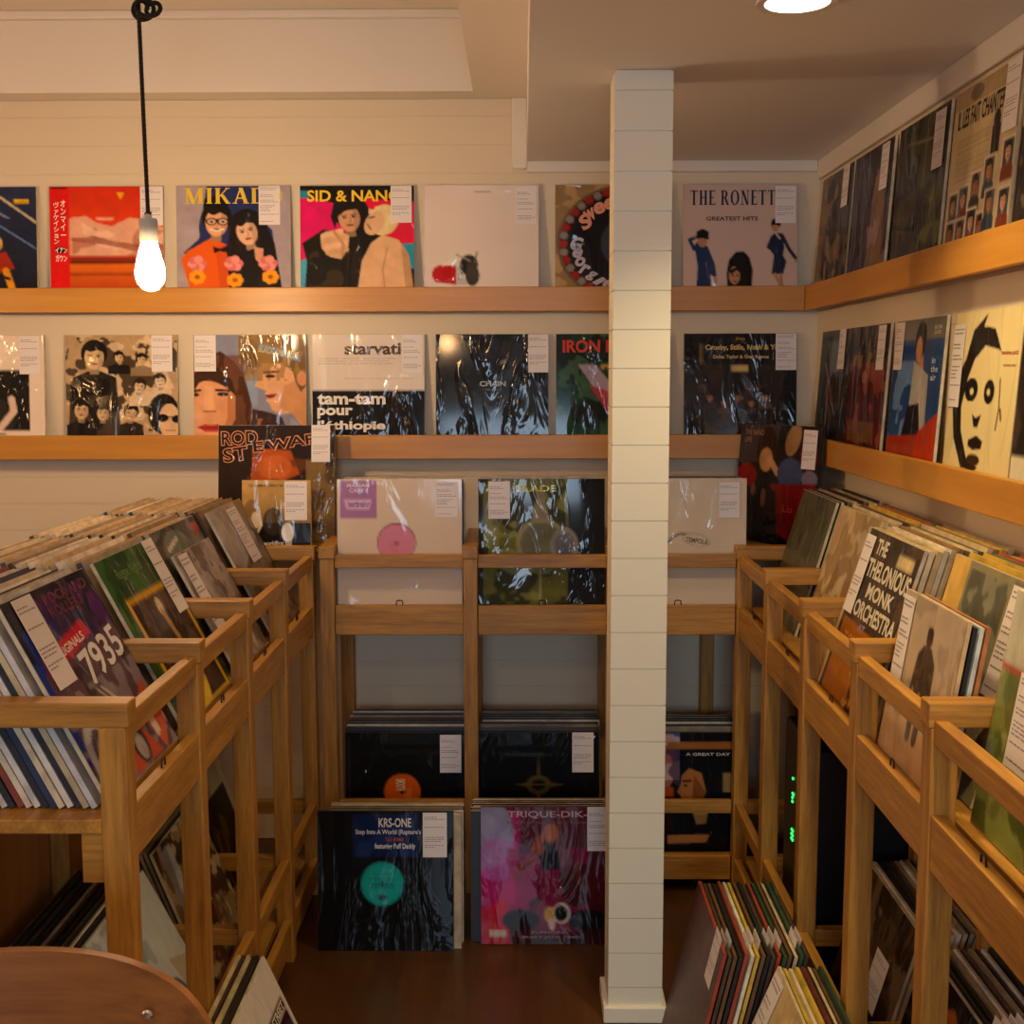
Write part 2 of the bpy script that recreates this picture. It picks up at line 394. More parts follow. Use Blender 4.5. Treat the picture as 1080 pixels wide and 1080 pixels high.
    def cols(s):
        n = s.n; a = s.a.reshape(n, 3, n, 3, 3).mean((1, 3)); g = a.mean(-1, keepdims=True); a = np.clip((g + (a - g) * 1.12) * 0.97 - 0.004, 0.002, 0.85)
        return a

def grid_mesh(name, art, wd, ht):
    n = art.n; me = bpy.data.meshes.new(name)
    u = np.linspace(0, 1, n); X, Y = np.meshgrid(u, u)
    co = np.stack([(X - 0.5) * wd, np.zeros_like(X), (1 - Y) * ht], -1).reshape(-1, 3)
    i = np.arange(n - 1); a = (i[:, None] * n + i[None, :]).reshape(-1)
    f = np.stack([a, a + n, a + n + 1, a + 1], -1)          # facing -y
    me.from_pydata(co.tolist(), [], f.tolist())
    at = me.color_attributes.new('Col', 'FLOAT_COLOR', 'POINT')
    c = np.ones((n * n, 4), np.float32); c[:, :3] = art.cols().reshape(-1, 3); at.data.foreach_set('color', c.ravel())
    me.materials.append(PRINT); return me

class Letters:                       # lettering of one cover: a single mesh with vertex colours
    def __init__(s): s.v = []; s.f = []; s.c = []
    def add(s, vs, fs, c):
        k = len(s.v); s.v += vs; s.f += [tuple(k + i for i in f) for f in fs]; s.c += [tuple(srgb(c))] * len(vs)
    def text(s, t, x0, y0, x1, y1, c, bold=0.0, rot=0, outline=None, shear=0, lay=1):
        cu = bpy.data.curves.new('t', 'FONT'); cu.body = t; cu.offset = bold; cu.resolution_u = 3; cu.shear = shear
        if '\n' in t: cu.space_line = 0.95
        ob = bpy.data.objects.new('t', cu); C.objects.link(ob); dg = bpy.context.evaluated_depsgraph_get()
        me = bpy.data.meshes.new_from_object(ob.evaluated_get(dg)); vs = [v.co.copy() for v in me.vertices]; fs = [tuple(q.vertices) for q in me.polygons]
        bpy.data.objects.remove(ob); bpy.data.curves.remove(cu); bpy.data.meshes.remove(me)
        if not vs: return s
        ax, bx = min(v.x for v in vs), max(v.x for v in vs); ay, by = min(v.y for v in vs), max(v.y for v in vs)
        a = R(rot); W_, H_ = x1 - x0, y1 - y0; out = []
        for v in vs:
            px, py = (v.x - ax) / (bx - ax) * W_, (by - v.y) / (by - ay) * H_
            out.append((x0 + px * math.cos(a) - py * math.sin(a), y0 + px * math.sin(a) + py * math.cos(a), lay))
        s.add(out, fs, c)
        return s
    def quad(s, pts, c, lay=1): s.add([(x, y, lay) for x, y in pts], [tuple(range(len(pts)))], c); return s
    def serif(s, t, x0, y0, x1, y1, c, gap=0.16):
        """roman capitals with thick stems, thin hairlines and slab serifs"""
        T, h = 0.2, 0.07
        def st(x, a=0, b=1, t=T): return [[(x - t / 2, a), (x + t / 2, a), (x + t / 2, b), (x - t / 2, b)]]
        def sf(x, y, wd=.3): y = 0 if y == 0 else 1 - .055; return [[(x - wd / 2, y), (x + wd / 2, y), (x + wd / 2, y + .055), (x - wd / 2, y + .055)]]
        def bar(xa, xb, y, t=h): return [[(xa, y - t / 2), (xb, y - t / 2), (xb, y + t / 2), (xa, y + t / 2)]]
        def dg(xa, ya, xb, yb, t=T): return [[(xa - t / 2, ya), (xa + t / 2, ya), (xb + t / 2, yb), (xb - t / 2, yb)]]
        def arc(cx, cy, rx, ry, a0, a1, t=T):
            q = []; n = 12
            for i in range(n):
                p0, p1 = R(a0 + (a1 - a0) * i / n), R(a0 + (a1 - a0) * (i + 1) / n)
                q.append([(cx + rx * math.cos(p0), cy + ry * math.sin(p0)), (cx + rx * math.cos(p1), cy + ry * math.sin(p1)), (cx + (rx - t) * math.cos(p1), cy + (ry - h) * math.sin(p1)), (cx + (rx - t) * math.cos(p0), cy + (ry - h) * math.sin(p0))])
            return q
        G = {'I': (.34, st(.17) + sf(.17, 0) + sf(.17, 1)), 'H': (.82, st(.18) + st(.64) + bar(.2, .64, .48) + sf(.18, 0) + sf(.18, 1) + sf(.64, 0) + sf(.64, 1)),
             'T': (.76, st(.38) + bar(.02, .74, .035) + sf(.38, 1) + [[(.02, 0), (.08, 0), (.05, .25), (.02, .25)], [(.68, 0), (.74, 0), (.74, .25), (.71, .25)]]),
             'E': (.64, st(.17) + bar(.1, .62, .035) + bar(.1, .62, .965) + bar(.2, .5, .48) + sf(.17, 0) + sf(.17, 1) + [[(.56, 0), (.62, 0), (.62, .22), (.6, .22)], [(.56, 1), (.64, 1), (.64, .78), (.62, .78)]]),
             'R': (.8, st(.17) + arc(.36, .26, .3, .26, -90, 90) + bar(.17, .38, .035) + bar(.17, .38, .48) + dg(.42, .5, .68, 1) + sf(.17, 0) + sf(.17, 1) + sf(.7, 1, .2)),
             'O': (.9, arc(.45, .5, .43, .52, 0, 360)), 'D': (.86, st(.17) + arc(.36, .5, .46, .5, -90, 90) + bar(.1, .38, .035) + bar(.1, .38, .965) + sf(.17, 0) + sf(.17, 1)),
             'N': (.86, st(.16, t=h) + st(.7, t=h) + dg(.18, 0, .66, 1) + sf(.12, 0) + sf(.16, 1) + sf(.7, 0)),
             'M': (1.05, st(.16, t=h) + st(.86) + dg(.2, 0, .5, 1) + dg(.82, 0, .5, 1, h) + sf(.14, 0) + sf(.16, 1) + sf(.88, 0) + sf(.86, 1)),
             'K': (.84, st(.17) + dg(.68, 0, .26, .55, h) + dg(.38, .42, .7, 1) + sf(.17, 0) + sf(.17, 1) + sf(.68, 0, .24) + sf(.72, 1, .24)),
             'A': (.84, dg(.42, 0, .12, 1, h) + dg(.42, 0, .7, 1) + bar(.2, .6, .66) + sf(.12, 1, .24) + sf(.7, 1, .3)), ' ': (.3, [])}
        tot = sum(G[ch][0] + gap for ch in t) - gap; x = 0
        for ch in t:
            for q in G[ch][1]: s.quad([(x0 + (x + a) / tot * (x1 - x0), y0 + b * (y1 - y0)) for a, b in q], c)
            x += G[ch][0] + gap
        return s
    def mesh(s, name, wd, ht, m):
        me = bpy.data.meshes.new(name)
        me.from_pydata([((x - 0.5) * wd, -0.0003 * l, (1 - y) * ht) for x, y, l in s.v], [], s.f)
        at = me.color_attributes.new('Col', 'FLOAT_COLOR', 'POINT')
        c = np.ones((len(s.v), 4), np.float32); c[:, :3] = np.array(s.c); at.data.foreach_set('color', c.ravel())
        bm = bmesh.new(); bm.from_mesh(me)
        for f in bm.faces:
            f.normal_update()
            if f.normal.y > 0: f.normal_flip()
        bm.to_mesh(me); bm.free()
        me.materials.append(m); return me

# price inserts (white slip with lines of small print)
def slip(name, seed, col='e4d9d6'):
    L = Letters(); rn = random.Random(seed)
    L.quad([(0, 0), (0, 1), (1, 1), (1, 0)], col, 0)
    y = 0.05
    while y < 0.95:
        if rn.random() < .72:
            x = .07; e = .07 + rn.uniform(.3, .84)
            while x < e:
                q = x + rn.uniform(.05, .16); L.quad([(x, y), (x, y + .016), (min(q, .94), y + .016), (min(q, .94), y)], '8d8388'); x = q + .03
        y += .045 if rn.random() < .8 else .09
    return L.mesh(name, 1, 1, TAGM)
SLIPS = [slip('price_slip', k) for k in range(3)]

SLEEVES = {}
def sleeve_mesh(wd, ht, t, cover, edge, top=None):
    key = (wd, ht, t, cover, edge, top)
    if key not in SLEEVES:
        me = box(-wd / 2, wd / 2, 0, t, 0, ht).mesh('sleeve', smat(cover, .5, .12))
        me.materials.append(smat(edge, .55, .15))
        if top: me.materials.append(smat(top, .5, .3))
        for f in me.polygons: f.material_index = 0 if abs(f.normal.y) > .5 else (2 if top and f.normal.z > .5 else 1)
        SLEEVES[key] = me
    return SLEEVES[key]
SM = {}
def smat(c, rough, coat):
    if (c, rough) not in SM:
        m = mat('card_' + str(len(SM)), c, rough, Coat_Weight=coat, Coat_Roughness=0.12); b = m.node_tree.nodes['Principled BSDF']
        tc = nd(m, 'ShaderNodeTexCoord'); n = nd(m, 'ShaderNodeTexNoise'); n.inputs['Scale'].default_value = 30; n.inputs['Detail'].default_value = 3
        oi = nd(m, 'ShaderNodeObjectInfo'); ad = nd(m, 'ShaderNodeVectorMath', operation='ADD')
        lk(m, tc.outputs['Object'], ad.inputs[0]); lk(m, oi.outputs['Random'], ad.inputs[1]); lk(m, ad.outputs[0], n.inputs['Vector'])
        cr = nd(m, 'ShaderNodeValToRGB'); e = cr.color_ramp.elements; k = srgb(c)
        e[0].position = .35; e[0].color = (*(k * .72), 1); e[1].position = .62; e[1].color = (*np.minimum(k * 1.08, .9), 1)
        lk(m, n.outputs['Fac'], cr.inputs[0]); lk(m, cr.outputs[0], b.inputs['Base Color'])
        SM[(c, rough)] = m
    return SM[(c, rough)]

def record(label, loc, rz, lean, art=None, letters=None, slips=(), size=(.315, .315), t=.006, cover='b9a98f', edge='d9c9a8', group=None, extra=None, name='record'):
    """one record: Empty at the foot of the sleeve, local -y is the front"""
    wd, ht = size
    r = tag(empty(name, loc, (-R(lean), 0, R(rz))), label, 'record', group)
    o = bpy.data.objects.new('sleeve', sleeve_mesh(wd, ht, t, cover, edge)); C.objects.link(o); o.parent = r
    if art is not None:
        a = bpy.data.objects.new('cover_art', grid_mesh('cover_art', art, wd - .002, ht - .002)); C.objects.link(a); a.parent = r; a.location = (0, -.0006, .001)
    if letters is not None and letters.v:
        a = bpy.data.objects.new('cover_lettering', letters.mesh('cover_lettering', wd, ht, PRINT)); C.objects.link(a); a.parent = r; a.location = (0, -.0009, 0)
    for k, (u, v, sw, sh) in enumerate(slips):
        a = bpy.data.objects.new('price_slip', SLIPS[(len(label) + k) % 3]); C.objects.link(a); a.parent = r
        a.location = ((u - .5) * wd + sw / 2, -.0022, (1 - v) * ht - sh); a.scale = (sw, 1, sh)
    return r

SLIP = (.06, .1)
def S(u=.73, v=.005, w=.058, h=.1): return [(u, v, w, h)]

# ---- covers on the two back wall ledges (x centre, artwork)
ZA, ZB = Z1 - .036 - .003 , Z2 - .036 - .003
def squash(art, L, k=.905):           # the ledge lip covers the lowest tenth of a cover
    i = np.minimum((np.arange(art.N) / k).astype(int), art.N - 1); art.a = art.a[i]
    if L: L.v = [(x, y * k, l) for x, y, l in L.v]
def backrec(label, xc, row, art, L=None, slips=(), size=(.313, .313), **k):
    z = (ZA if row == 1 else ZB); squash(art, L)
    return record(label, (xc, 3.326, z + .0035), 0, 4.2, art, L, slips, size=size, **k)

# row 1
a = Art('141a30', seed=1); a.grad('2a3350', '0c1122'); a.nc('c79a6a', 3, .62, .6, (.35, 0, .9, .35)); a.l([(.35, .15), (1, .6)], .012, '7fa0d8', .8).l([(.55, 0), (1, .35)], .02, 'e8d8b0', .8).l([(.3, .05), (.75, .3)], .015, 'b0b8d0', .6)
a.r(.8, .12, .93, .16, 'd8b020'); a.man(.62, .56, .075, 'e0a070', 'e0b060', '8c2a22', 1.5); a.p([(.52, .66), (.72, .62), (.8, .78), (.6, .84)], 'a03428'); a.l([(.6, .8), (.55, .98)], .06, 'd09030').l([(.72, .8), (.78, 1)], .06, 'd89838'); a.l([(.45, .78), (.75, .88)], .03, '101010'); a.mul(16)
backrec('dark blue cover with a small performer under light beams, leftmost on the upper ledge', -1.487, 1, a)
a = Art('d2452c', seed=2); a.grad('cc3d28', 'e0523a', 0, .55); a.p([(0, .42), (.2, .3), (.32, .28), (.42, .35), (.55, .38), (.7, .3), (.9, .33), (1, .4), (1, .72), (0, .72)], 'e0a890'); a.nc('b06a55', 5, .54, .7, (.2, .38, 1, .66), 9); a.nc('f0c8b0', 6, .6, .7, (.18, .3, 1, .6), 8)
a.p([(.18, .5), (.4, .47), (.55, .52), (.8, .56), (1, .55), (1, .6), (.75, .62), (.5, .56), (.2, .52)], '94503f', .8); a.grad('b03a20', '4a2018', .66, .74); a.grad('d8701e', 'b84a14', .74, 1); a.r(0, .82, 1, .85, '7a2a14', .6)
a.r(0, 0, .175, 1, 'd8302a'); a.r(.02, 0, .16, .03, '801a18'); a.p([(.59, .06), (.66, .06), (.625, .13)], 'f0b030'); a.r(.06, .58, .14, .64, '181010'); a.mul(14, .12)
L = Letters().text('オ\nン\nマ\nイ\nー', .098, .13, .145, .47, 'f4e4d8', .012).text('ヴ\nァ\nケ\nイ\nシ\nョ\nン', .035, .15, .085, .55, 'f4e4d8', .012).text('イアン', .05, .585, .15, .64, 'f4e4d8', .02).text('ガウン', .05, .655, .15, .72, 'f4e4d8', .02)
backrec('orange-red cover of pink clouds with a red side strip, behind the hanging bulb', -1.139, 1, a, L, S(.8, .005, .062, .105))
a = Art('a99aa0', 100, 3); a.mul(9, .2)
a.p([(.27, 0), (.75, 0), (.75, .33), (.84, .42), (.86, .62), (.6, .9), (.06, .64), (.2, .5)], '2a3160'); a.e(.5, .4, .3, .36, '2a3160')
a.p([(.04, .7), (.1, .62), (.3, .5), (.44, .56), (.46, 1), (.12, 1)], 'e0662a'); a.p([(.34, .58), (.44, .56), (.45, 1), (.38, 1)], 'c85220', .7)
a.e(.62, .4, .16, .18, '17100f'); a.p([(.48, .38), (.78, .36), (.86, .55), (.92, .98), (.46, 1), (.44, .62)], '17100f'); a.nc('2a1c1a', 9, .56, .8, (.46, .3, .9, 1), 4)
a.face(.355, .335, .135, 'e2ab88', '17100e', 2, 0, .5); a.p([(.235, .2), (.25, .12), (.36, .09), (.45, .12), (.47, .3), (.44, .24), (.34, .2), (.27, .24), (.25, .36)], '17100e')
a.l([(.27, .325), (.46, .32)], .016, '181008')
for x in (.31, .41):
    a.e(x, .34, .05, .036, '181008').e(x, .342, .036, .024, 'd8b098'); a.e(x, .342, .014, .012, '201410')
a.l([(.3, .415), (.36, .43), (.41, .412)], .018, 'f0e0d0'); a.p([(.32, .575), (.38, .6), (.44, .57), (.45, .64), (.38, .62), (.33, .645)], '241418')
a.face(.615, .43, .125, 'e8b898', '17100f', -14, 0, .52); a.p([(.49, .42), (.53, .28), (.62, .24), (.72, .3), (.76, .46), (.7, .36), (.6, .31), (.54, .36)], '17100f'); a.p([(.68, .58), (.76, .6), (.75, .76), (.69, .7)], 'd89c80')
for x, y in ((.18, .74), (.5, .74), (.8, .74)):
    for k in range(6): a.e(x + .045 * math.cos(k), y + .04 * math.sin(k), .04, .035, ('d87878', 'e89890')[k % 2])
for x, y in ((.18, .87), (.51, .9), (.82, .87)):
    for k in range(7): a.e(x + .045 * math.cos(k * .9), y + .04 * math.sin(k * .9), .03, .03, 'eea032')
    a.e(x, y, .025, .02, 'b05818')
L = Letters().serif('MIKAD', .07, .02, .8, .17, 'e6c437', .1).text('O', .84, .02, .93, .17, 'e6c437')
backrec('lavender cover of a couple in orange jacket and black hair with yellow title', -.791, 1, a, L, S(.725, 0, .058, .106))
a = Art('15110f', 100, 4); a.p([(0, .1), (.45, .2), (.5, .75), (0, .8)], 'e0356e').p([(.55, .12), (1, .16), (1, .56), (.8, .58)], 'e0304f'); a.r(0, .05, .08, .12, '3888a0'); a.p([(0, .72), (.2, .62), (.2, 1), (0, 1)], '5aa8c8'); a.p([(.86, .56), (1, .55), (1, .8), (.86, .76)], '3a98b0'); a.r(.93, .8, 1, 1, '201612')
a.p([(.04, 1), (.06, .72), (.02, .55), (.2, .42), (.38, .44), (.52, .5), (.6, .9), (.64, 1)], '1c1713'); a.nc('3a3020', 7, .6, .8, (.08, .6, .6, 1))
a.face(.43, .3, .13, 'd2a07c', '1a120e', -6, 0, .55); a.p([(.27, .3), (.3, .14), (.42, .08), (.56, .12), (.6, .24), (.52, .22), (.4, .24), (.33, .3), (.31, .42)], '1a120e')
a.p([(.5, 1), (.54, .72), (.62, .55), (.72, .47), (.86, .52), (.95, .66), (.99, 1)], 'e2b68e'); a.p([(.88, .56), (.95, .66), (.99, 1), (.92, 1)], 'c09068', .8); a.l([(.76, .6), (.72, .8), (.74, 1)], .015, 'b88860', .7)
a.e(.73, .33, .13, .15, 'e4cc98', 25); a.nc('f0e0b4', 14, .55, .7, (.6, .2, .88, .42)); a.e(.65, .36, .08, .12, 'e0b490', 25); a.l([(.59, .37), (.62, .42)], .014, '8a5a40').l([(.6, .31), (.65, .3)], .014, '5a3a28')
a.p([(.18, .5), (.22, .44), (.34, .42), (.43, .48), (.42, .6), (.36, .7), (.26, .68), (.19, .6)], 'dcb08c')
for k in range(4): a.l([(.2 + .015 * k, .48 + .055 * k), (.36 + .015 * k, .43 + .06 * k)], .042, ('e6bf9c', 'd4a680')[k % 2])
a.l([(.3, .44), (.38, .56), (.37, .66)], .03, 'c4946c'); a.mul(12, .14)
L = Letters().text('SID & NANCY', .065, .045, .97, .155, 'f2c92e', .025)
backrec('pink cover of a pointing dark-haired figure and blond companion with yellow capitals', -.452, 1, a, L, S(.795, .005, .057, .1))
a = Art('e6d6cc', seed=5); a.mul(3, .05); a.p([(.1, .78), (.13, .76), (.3, .77), (.3, .95), (.13, .93), (.08, .88)], 'b8282c'); a.e(.12, .85, .05, .08, 'c03034'); a.r(.28, .77, .42, .95, 'c4beba'); a.e(.43, .86, .04, .09, '8a8480'); a.e(.39, .76, .08, .1, '2b2724').e(.42, .86, .06, .1, '35302c'); a.l([(.28, .66), (.4, .72)], .012, '9a8c80').l([(.46, .64), (.44, .74)], .014, '6a625c'); a.l([(.34, .8), (.3, .9)], .008, '302820'); a.r(.44, .06, .58, .068, '9a8c84')
backrec('plain cream cover with a red and white capsule and a fly', -.112, 1, a, None, S(.8, .02, .056, .1), cover='d8ccc0')
a = Art('b89468', seed=6); a.nc('6e5a44', 7, .5, .6); a.e(.62, .56, .6, .56, '6a5548'); a.e(.62, .56, .57, .53, '241a1c')
for k in range(40): a.e(.62 + .545 * math.cos(k * .157), .56 + .505 * math.sin(k * .157), .035, .035, ('a03028', '8a8078')[k % 2])
a.e(.62, .56, .48, .45, '15121a'); a.e(.66, .56, .26, .26, '3a3e50'); a.man(.7, .52, .09, 'c88a68', '1a1210', '20242e'); a.mul(12, .15)
L = Letters()
for k, ch in enumerate('Sweet'):
    an = R(203 + k * 15); q = 1.25 if k == 0 else 1; L.text(ch, .62 + .42 * math.cos(an) - .05 * q, .56 + .39 * math.sin(an) - .055 * q, .62 + .42 * math.cos(an) + .05 * q, .56 + .39 * math.sin(an) + .055 * q, 'e09a86', .04, -38 + k * 8, shear=.2)
for k, ch in enumerate('Georgie'):
    an = R(180 - k * 12.5); q = 1.3 if k == 0 else 1; L.text(ch, .62 + .42 * math.cos(an) - .042 * q, .56 + .39 * math.sin(an) - .05 * q, .62 + .42 * math.cos(an) + .042 * q, .56 + .39 * math.sin(an) + .05 * q, 'b9b2c4', .04, 8 + k * 6, shear=.2)
backrec('tan cover with a dark round label lettered in pink, half hidden by the pillar', .245, 1, a, L)
a = Art('cfb4a8', 90, 7); a.mul(3, .05); 
a.p([(.1, .58), (.14, .53), (.22, .6), (.28, .76), (.3, .9), (.24, .86), (.25, 1), (.12, 1), (.13, .78)], '24365a'); a.l([(.1, .62), (.06, .53), (.13, .5)], .032, '24365a').l([(.12, .51), (.15, .485)], .03, 'c08a68'); a.e(.17, .545, .04, .055, 'b88464'); a.p([(.115, .52), (.12, .45), (.17, .425), (.225, .45), (.225, .53), (.17, .515)], '141014'); a.e(.285, .92, .02, .03, 'c08a68')
a.p([(.38, .85), (.4, .72), (.46, .645), (.53, .64), (.58, .7), (.61, .82), (.6, .96), (.64, 1), (.39, 1)], '151013'); a.e(.45, .87, .048, .085, 'c08c6a'); a.p([(.4, .82), (.48, .78), (.51, .86), (.47, .82), (.42, .86)], '151013'); a.e(.435, .87, .012, .008, '201410').e(.475, .87, .012, .008, '201410'); a.e(.455, .925, .018, .008, '8a3c34')
a.e(.8, .41, .034, .045, 'b98868'); a.p([(.76, .4), (.77, .34), (.81, .325), (.85, .35), (.845, .41), (.81, .385)], '141014'); a.p([(.76, .5), (.8, .46), (.86, .47), (.88, .6), (.87, .68), (.9, .74), (.87, .86), (.77, .86), (.79, .68), (.75, .62)], '222c40'); a.l([(.86, .49), (.92, .62), (.98, .71)], .032, '222c40').l([(.77, .52), (.74, .6), (.8, .64)], .03, '222c40'); a.e(.985, .73, .014, .02, 'b98868'); a.l([(.8, .86), (.84, .94), (.88, 1)], .03, 'c08a68').l([(.85, .86), (.86, .96)], .026, 'b07a58'); a.l([(.8, .46), (.84, .52)], .014, 'd8c8a0')
L = Letters().serif('THE RONETT', .06, .06, .8, .2, '233046', .12).text('GREATEST HITS', .2, .31, .65, .35, '54402f', .03)
backrec('dusty pink cover of three figures in dark outfits, upper ledge right of pillar', .594, 1, a, L, S(.8, .02, .056, .1))
# row 2
a = Art('ead8c8', seed=8); a.r(.25, .34, .86, .93, '120e0e'); a.man(.52, .5, .08, 'e8d4c0', '17110f', None); a.p([(.4, .64), (.64, .62), (.72, .9), (.36, .92)], '2a2422'); a.l([(.7, .62), (.72, .74), (.6, .9), (.5, .92)], .06, 'e0c8b4').l([(.38, .66), (.3, .84)], .06, 'd8c0ac'); a.r(.25, .95, .65, .975, '9c8c7c')
L = Letters().text('O', .48, .1, .58, .2, '17110f', .03)
backrec('white cover with a black square photo of a bare-armed musician, lower ledge far left', -1.485, 2, a, L, S(.78, .01, .057, .105))
a = Art('b79a78', 110, 9); a.nc('2a2018', 7, .52, .9).nc('e0c4a0', 9, .6, .8); a.p([(.05, .45), (.2, .4), (.45, .5), (.5, 1), (.02, 1)], '1a1310', .9)
a.man(.26, .21, .12, 'd8b890', '17110d', '1c1612', 1.7, .2); a.man(.14, .73, .085, 'cfae88', '14100c', '1a1410'); a.man(.33, .76, .07, 'd0b08a', '1a1410', None); a.man(.58, .76, .07, 'd0b08a', '14100c', '2a2018'); a.man(.48, .22, .05, 'd8b890', '1a1410', '17120e', 2); a.man(.68, .24, .05, 'd8b890', '1a1410', '8c765c', 2); a.man(.66, .5, .06, 'e0c8a8', '2a2018', 'd8c0a0', 1.6); a.man(.84, .45, .06, 'e0c8a8', '2a2018', 'd8c0a0')
a.e(.87, .77, .14, .2, '1a1410'); a.e(.92, .84, .095, .17, 'd8b48e'); a.e(.86, .81, .055, .038, '120d0a').e(.985, .82, .045, .038, '120d0a'); a.l([(.86, .8), (1, .8)], .015, '120d0a'); a.l([(.89, .93), (.97, .93)], .014, '8a5a48'); a.mul(18, .2)
backrec('sepia collage cover of many faces with sunglasses in its lower right corner', -1.114, 2, a, None, S(.77, .005, .058, .1))
a = Art('8a8a9c', 100, 10); a.r(.4, 0, 1, .3, '8c7040'); a.p([(0, .34), (.14, .2), (.24, .16), (.36, .26), (.46, .4), (.52, .6), (.5, 1), (0, 1)], '4a2a1c'); a.nc('6e4430', 12, .5, .8, (0, .2, .52, 1), 4)
a.p([(0, .5), (.06, .45), (.15, .45), (.3, .5), (.37, .6), (.37, .82), (.28, 1), (0, 1)], 'dd9e76'); a.p([(.3, .52), (.37, .6), (.37, .82), (.28, 1), (.24, 1), (.3, .8)], 'b87850', .8); a.p([(.1, .5), (.17, .5), (.19, .74), (.08, .74)], 'e8b088', .7)
a.p([(0, .38), (.18, .3), (.34, .44), (.38, .6), (.3, .52), (.2, .46), (.14, .43), (.05, .47), (0, .56)], '3e2418'); a.l([(.2, .54), (.32, .545)], .022, '3a2018').l([(0, .55), (.06, .54)], .022, '3a2018'); a.e(.26, .58, .05, .02, '2a1a18').e(.02, .585, .03, .018, '2a1a18'); a.l([(.09, .745), (.19, .745)], .018, '9a5c40'); a.p([(.03, .9), (.1, .87), (.15, .88), (.21, .87), (.27, .9), (.2, .945), (.1, .945)], 'b43c38'); a.l([(.04, .905), (.26, .905)], .01, '6a2020')
a.p([(.45, .4), (.56, .38), (.57, .68), (.52, .7)], '8f9cb4')
a.p([(.57, .34), (.62, .26), (.8, .22), (1, .35), (1, .95), (.86, .76), (.78, .78), (.7, .74), (.67, .67), (.64, .645), (.66, .61), (.63, .58), (.65, .55), (.6, .53), (.54, .5), (.57, .44)], 'e2aa80'); a.p([(.8, .5), (1, .4), (1, .95), (.86, .76), (.76, .72)], 'c88c62', .8)
a.p([(.42, .02), (1, 0), (1, .5), (.95, .56), (.9, .45), (.88, .36), (.78, .28), (.62, .28), (.52, .4), (.46, .3)], '75552f'); a.nc('9a7848', 12, .52, .8, (.44, .0, 1, .45), 5); a.e(.96, .43, .045, .07, 'd89870'); a.l([(.63, .37), (.75, .36)], .02, '6a4628'); a.e(.68, .405, .045, .016, '30241c'); a.p([(.63, .585), (.74, .575), (.72, .61), (.66, .625)], '8a2c28')
a.p([(.52, .72), (.68, .76), (.78, .8), (.85, 1), (.5, 1)], '402a20'); a.nc('b87854', 8, .58, .8, (.56, .82, .84, 1)); a.p([(.86, .8), (1, .95), (.98, 1), (.84, .96)], '98a0b8'); a.p([(.58, .08), (.95, .2), (.95, .27), (.58, .16)], '7488a8'); a.mul(14, .14)
L = Letters().text('BLACK AND BLUE', .59, .1, .95, .17, 'c8b070', .03, 12)
backrec('cover of two close-up long-haired faces, lower ledge above the propped dark records', -.757, 2, a, L, S(.01, .005, .06, .1))
a = Art('e2d4c8', seed=11); a.r(0, .545, 1, 1, '161314')
L = Letters().text('starvation', .29, .085, .97, .2, '5a4636', .03).text('tam-tam', .045, .58, .65, .685, 'e8ded4', .035).text('pour', .045, .715, .36, .82, 'e8ded4', .035).text("l'éthiopie", .045, .84, .65, .955, 'e8ded4', .035)
for k, (y, e) in enumerate(((.23, .75), (.255, .68), (.28, .72), (.425, .9))): L.text(('madness  specials  general public', 'and the guests of the evening band', 'produced by jerry and the people', 'tam tam pour une chanson sans frontieres')[k], .06 if k < 3 else .29, y, e, y + .014, '8a7868')
backrec('half white half black cover in bold lowercase lettering, lower ledge', -.428, 2, a, L, S(.8, .005, .057, .105))
a = Art('16181c', seed=12); a.nc('26282c', 6, .55); a.p([(.55, .3), (.6, .25), (.62, .28)], '888'*2); a.mul(7, .4)
L = Letters().text('CHAIN', .39, .46, .62, .51, 'b4bcc8', .02).text('reaction', .42, .53, .58, .55, '6c7480')
backrec('near black glossy cover with small pale centred title, lower ledge', -.085, 2, a, L, S(.82, .005, .056, .105))
a = Art('1c3a2c', seed=13); a.nc('0e1c18', 5, .5); a.nc('4a6a50', 7, .6, .6); a.p([(.2, .3), (.35, .3), (.7, .75), (.72, 1), (.6, .95)], 'a898a8').p([(.3, .5), (.45, .55), (.66, .95), (.6, 1)], 'a84050'); a.p([(.45, .3), (.7, .3), (.75, .6), (.5, .5)], 'b88a40'); a.nc('d0a050', 9, .58, .9, (.4, .3, .8, .62)); a.nc('b83028', 9, .6, .8, (.45, .5, .95, .9)); a.mul(14, .25)
L = Letters().text('IRON MAIDEN', .06, .06, .95, .185, 'd0402e', .03)
backrec('dark green cover with red angular capitals, half hidden behind the pillar', .248, 2, a, L)
a = Art('191412', seed=14); a.r(.12, .3, .88, .98, '2a211c'); a.nc('4a3a30', 8, .55, .8, (.14, .5, .86, .96))
for k in range(5): a.man(.24 + k * .12, .62 + .05 * (k % 2), .035, 'a87c60', '2a1c14', ('3a3038', '503c30', '48404c', '3a3028', '5a4834')[k], 1.7)
a.r(.42, .31, .57, .37, 'cdb070'); a.r(.14, .1, .17, .3, '6a5224'); a.mul(12, .25)
L = Letters().text('Crosby, Stills, Nash & Young', .19, .11, .93, .175, 'd8b45c', .03).text('Dallas Taylor & Greg Reeves', .26, .21, .75, .255, 'cfb070', .03).text('Déjà', .46, .04, .54, .075, 'b08c3c', .02)
backrec('black cover with gold old-style lettering over a dim group photo', .601, 2, a, L, S(.81, .005, .057, .1))

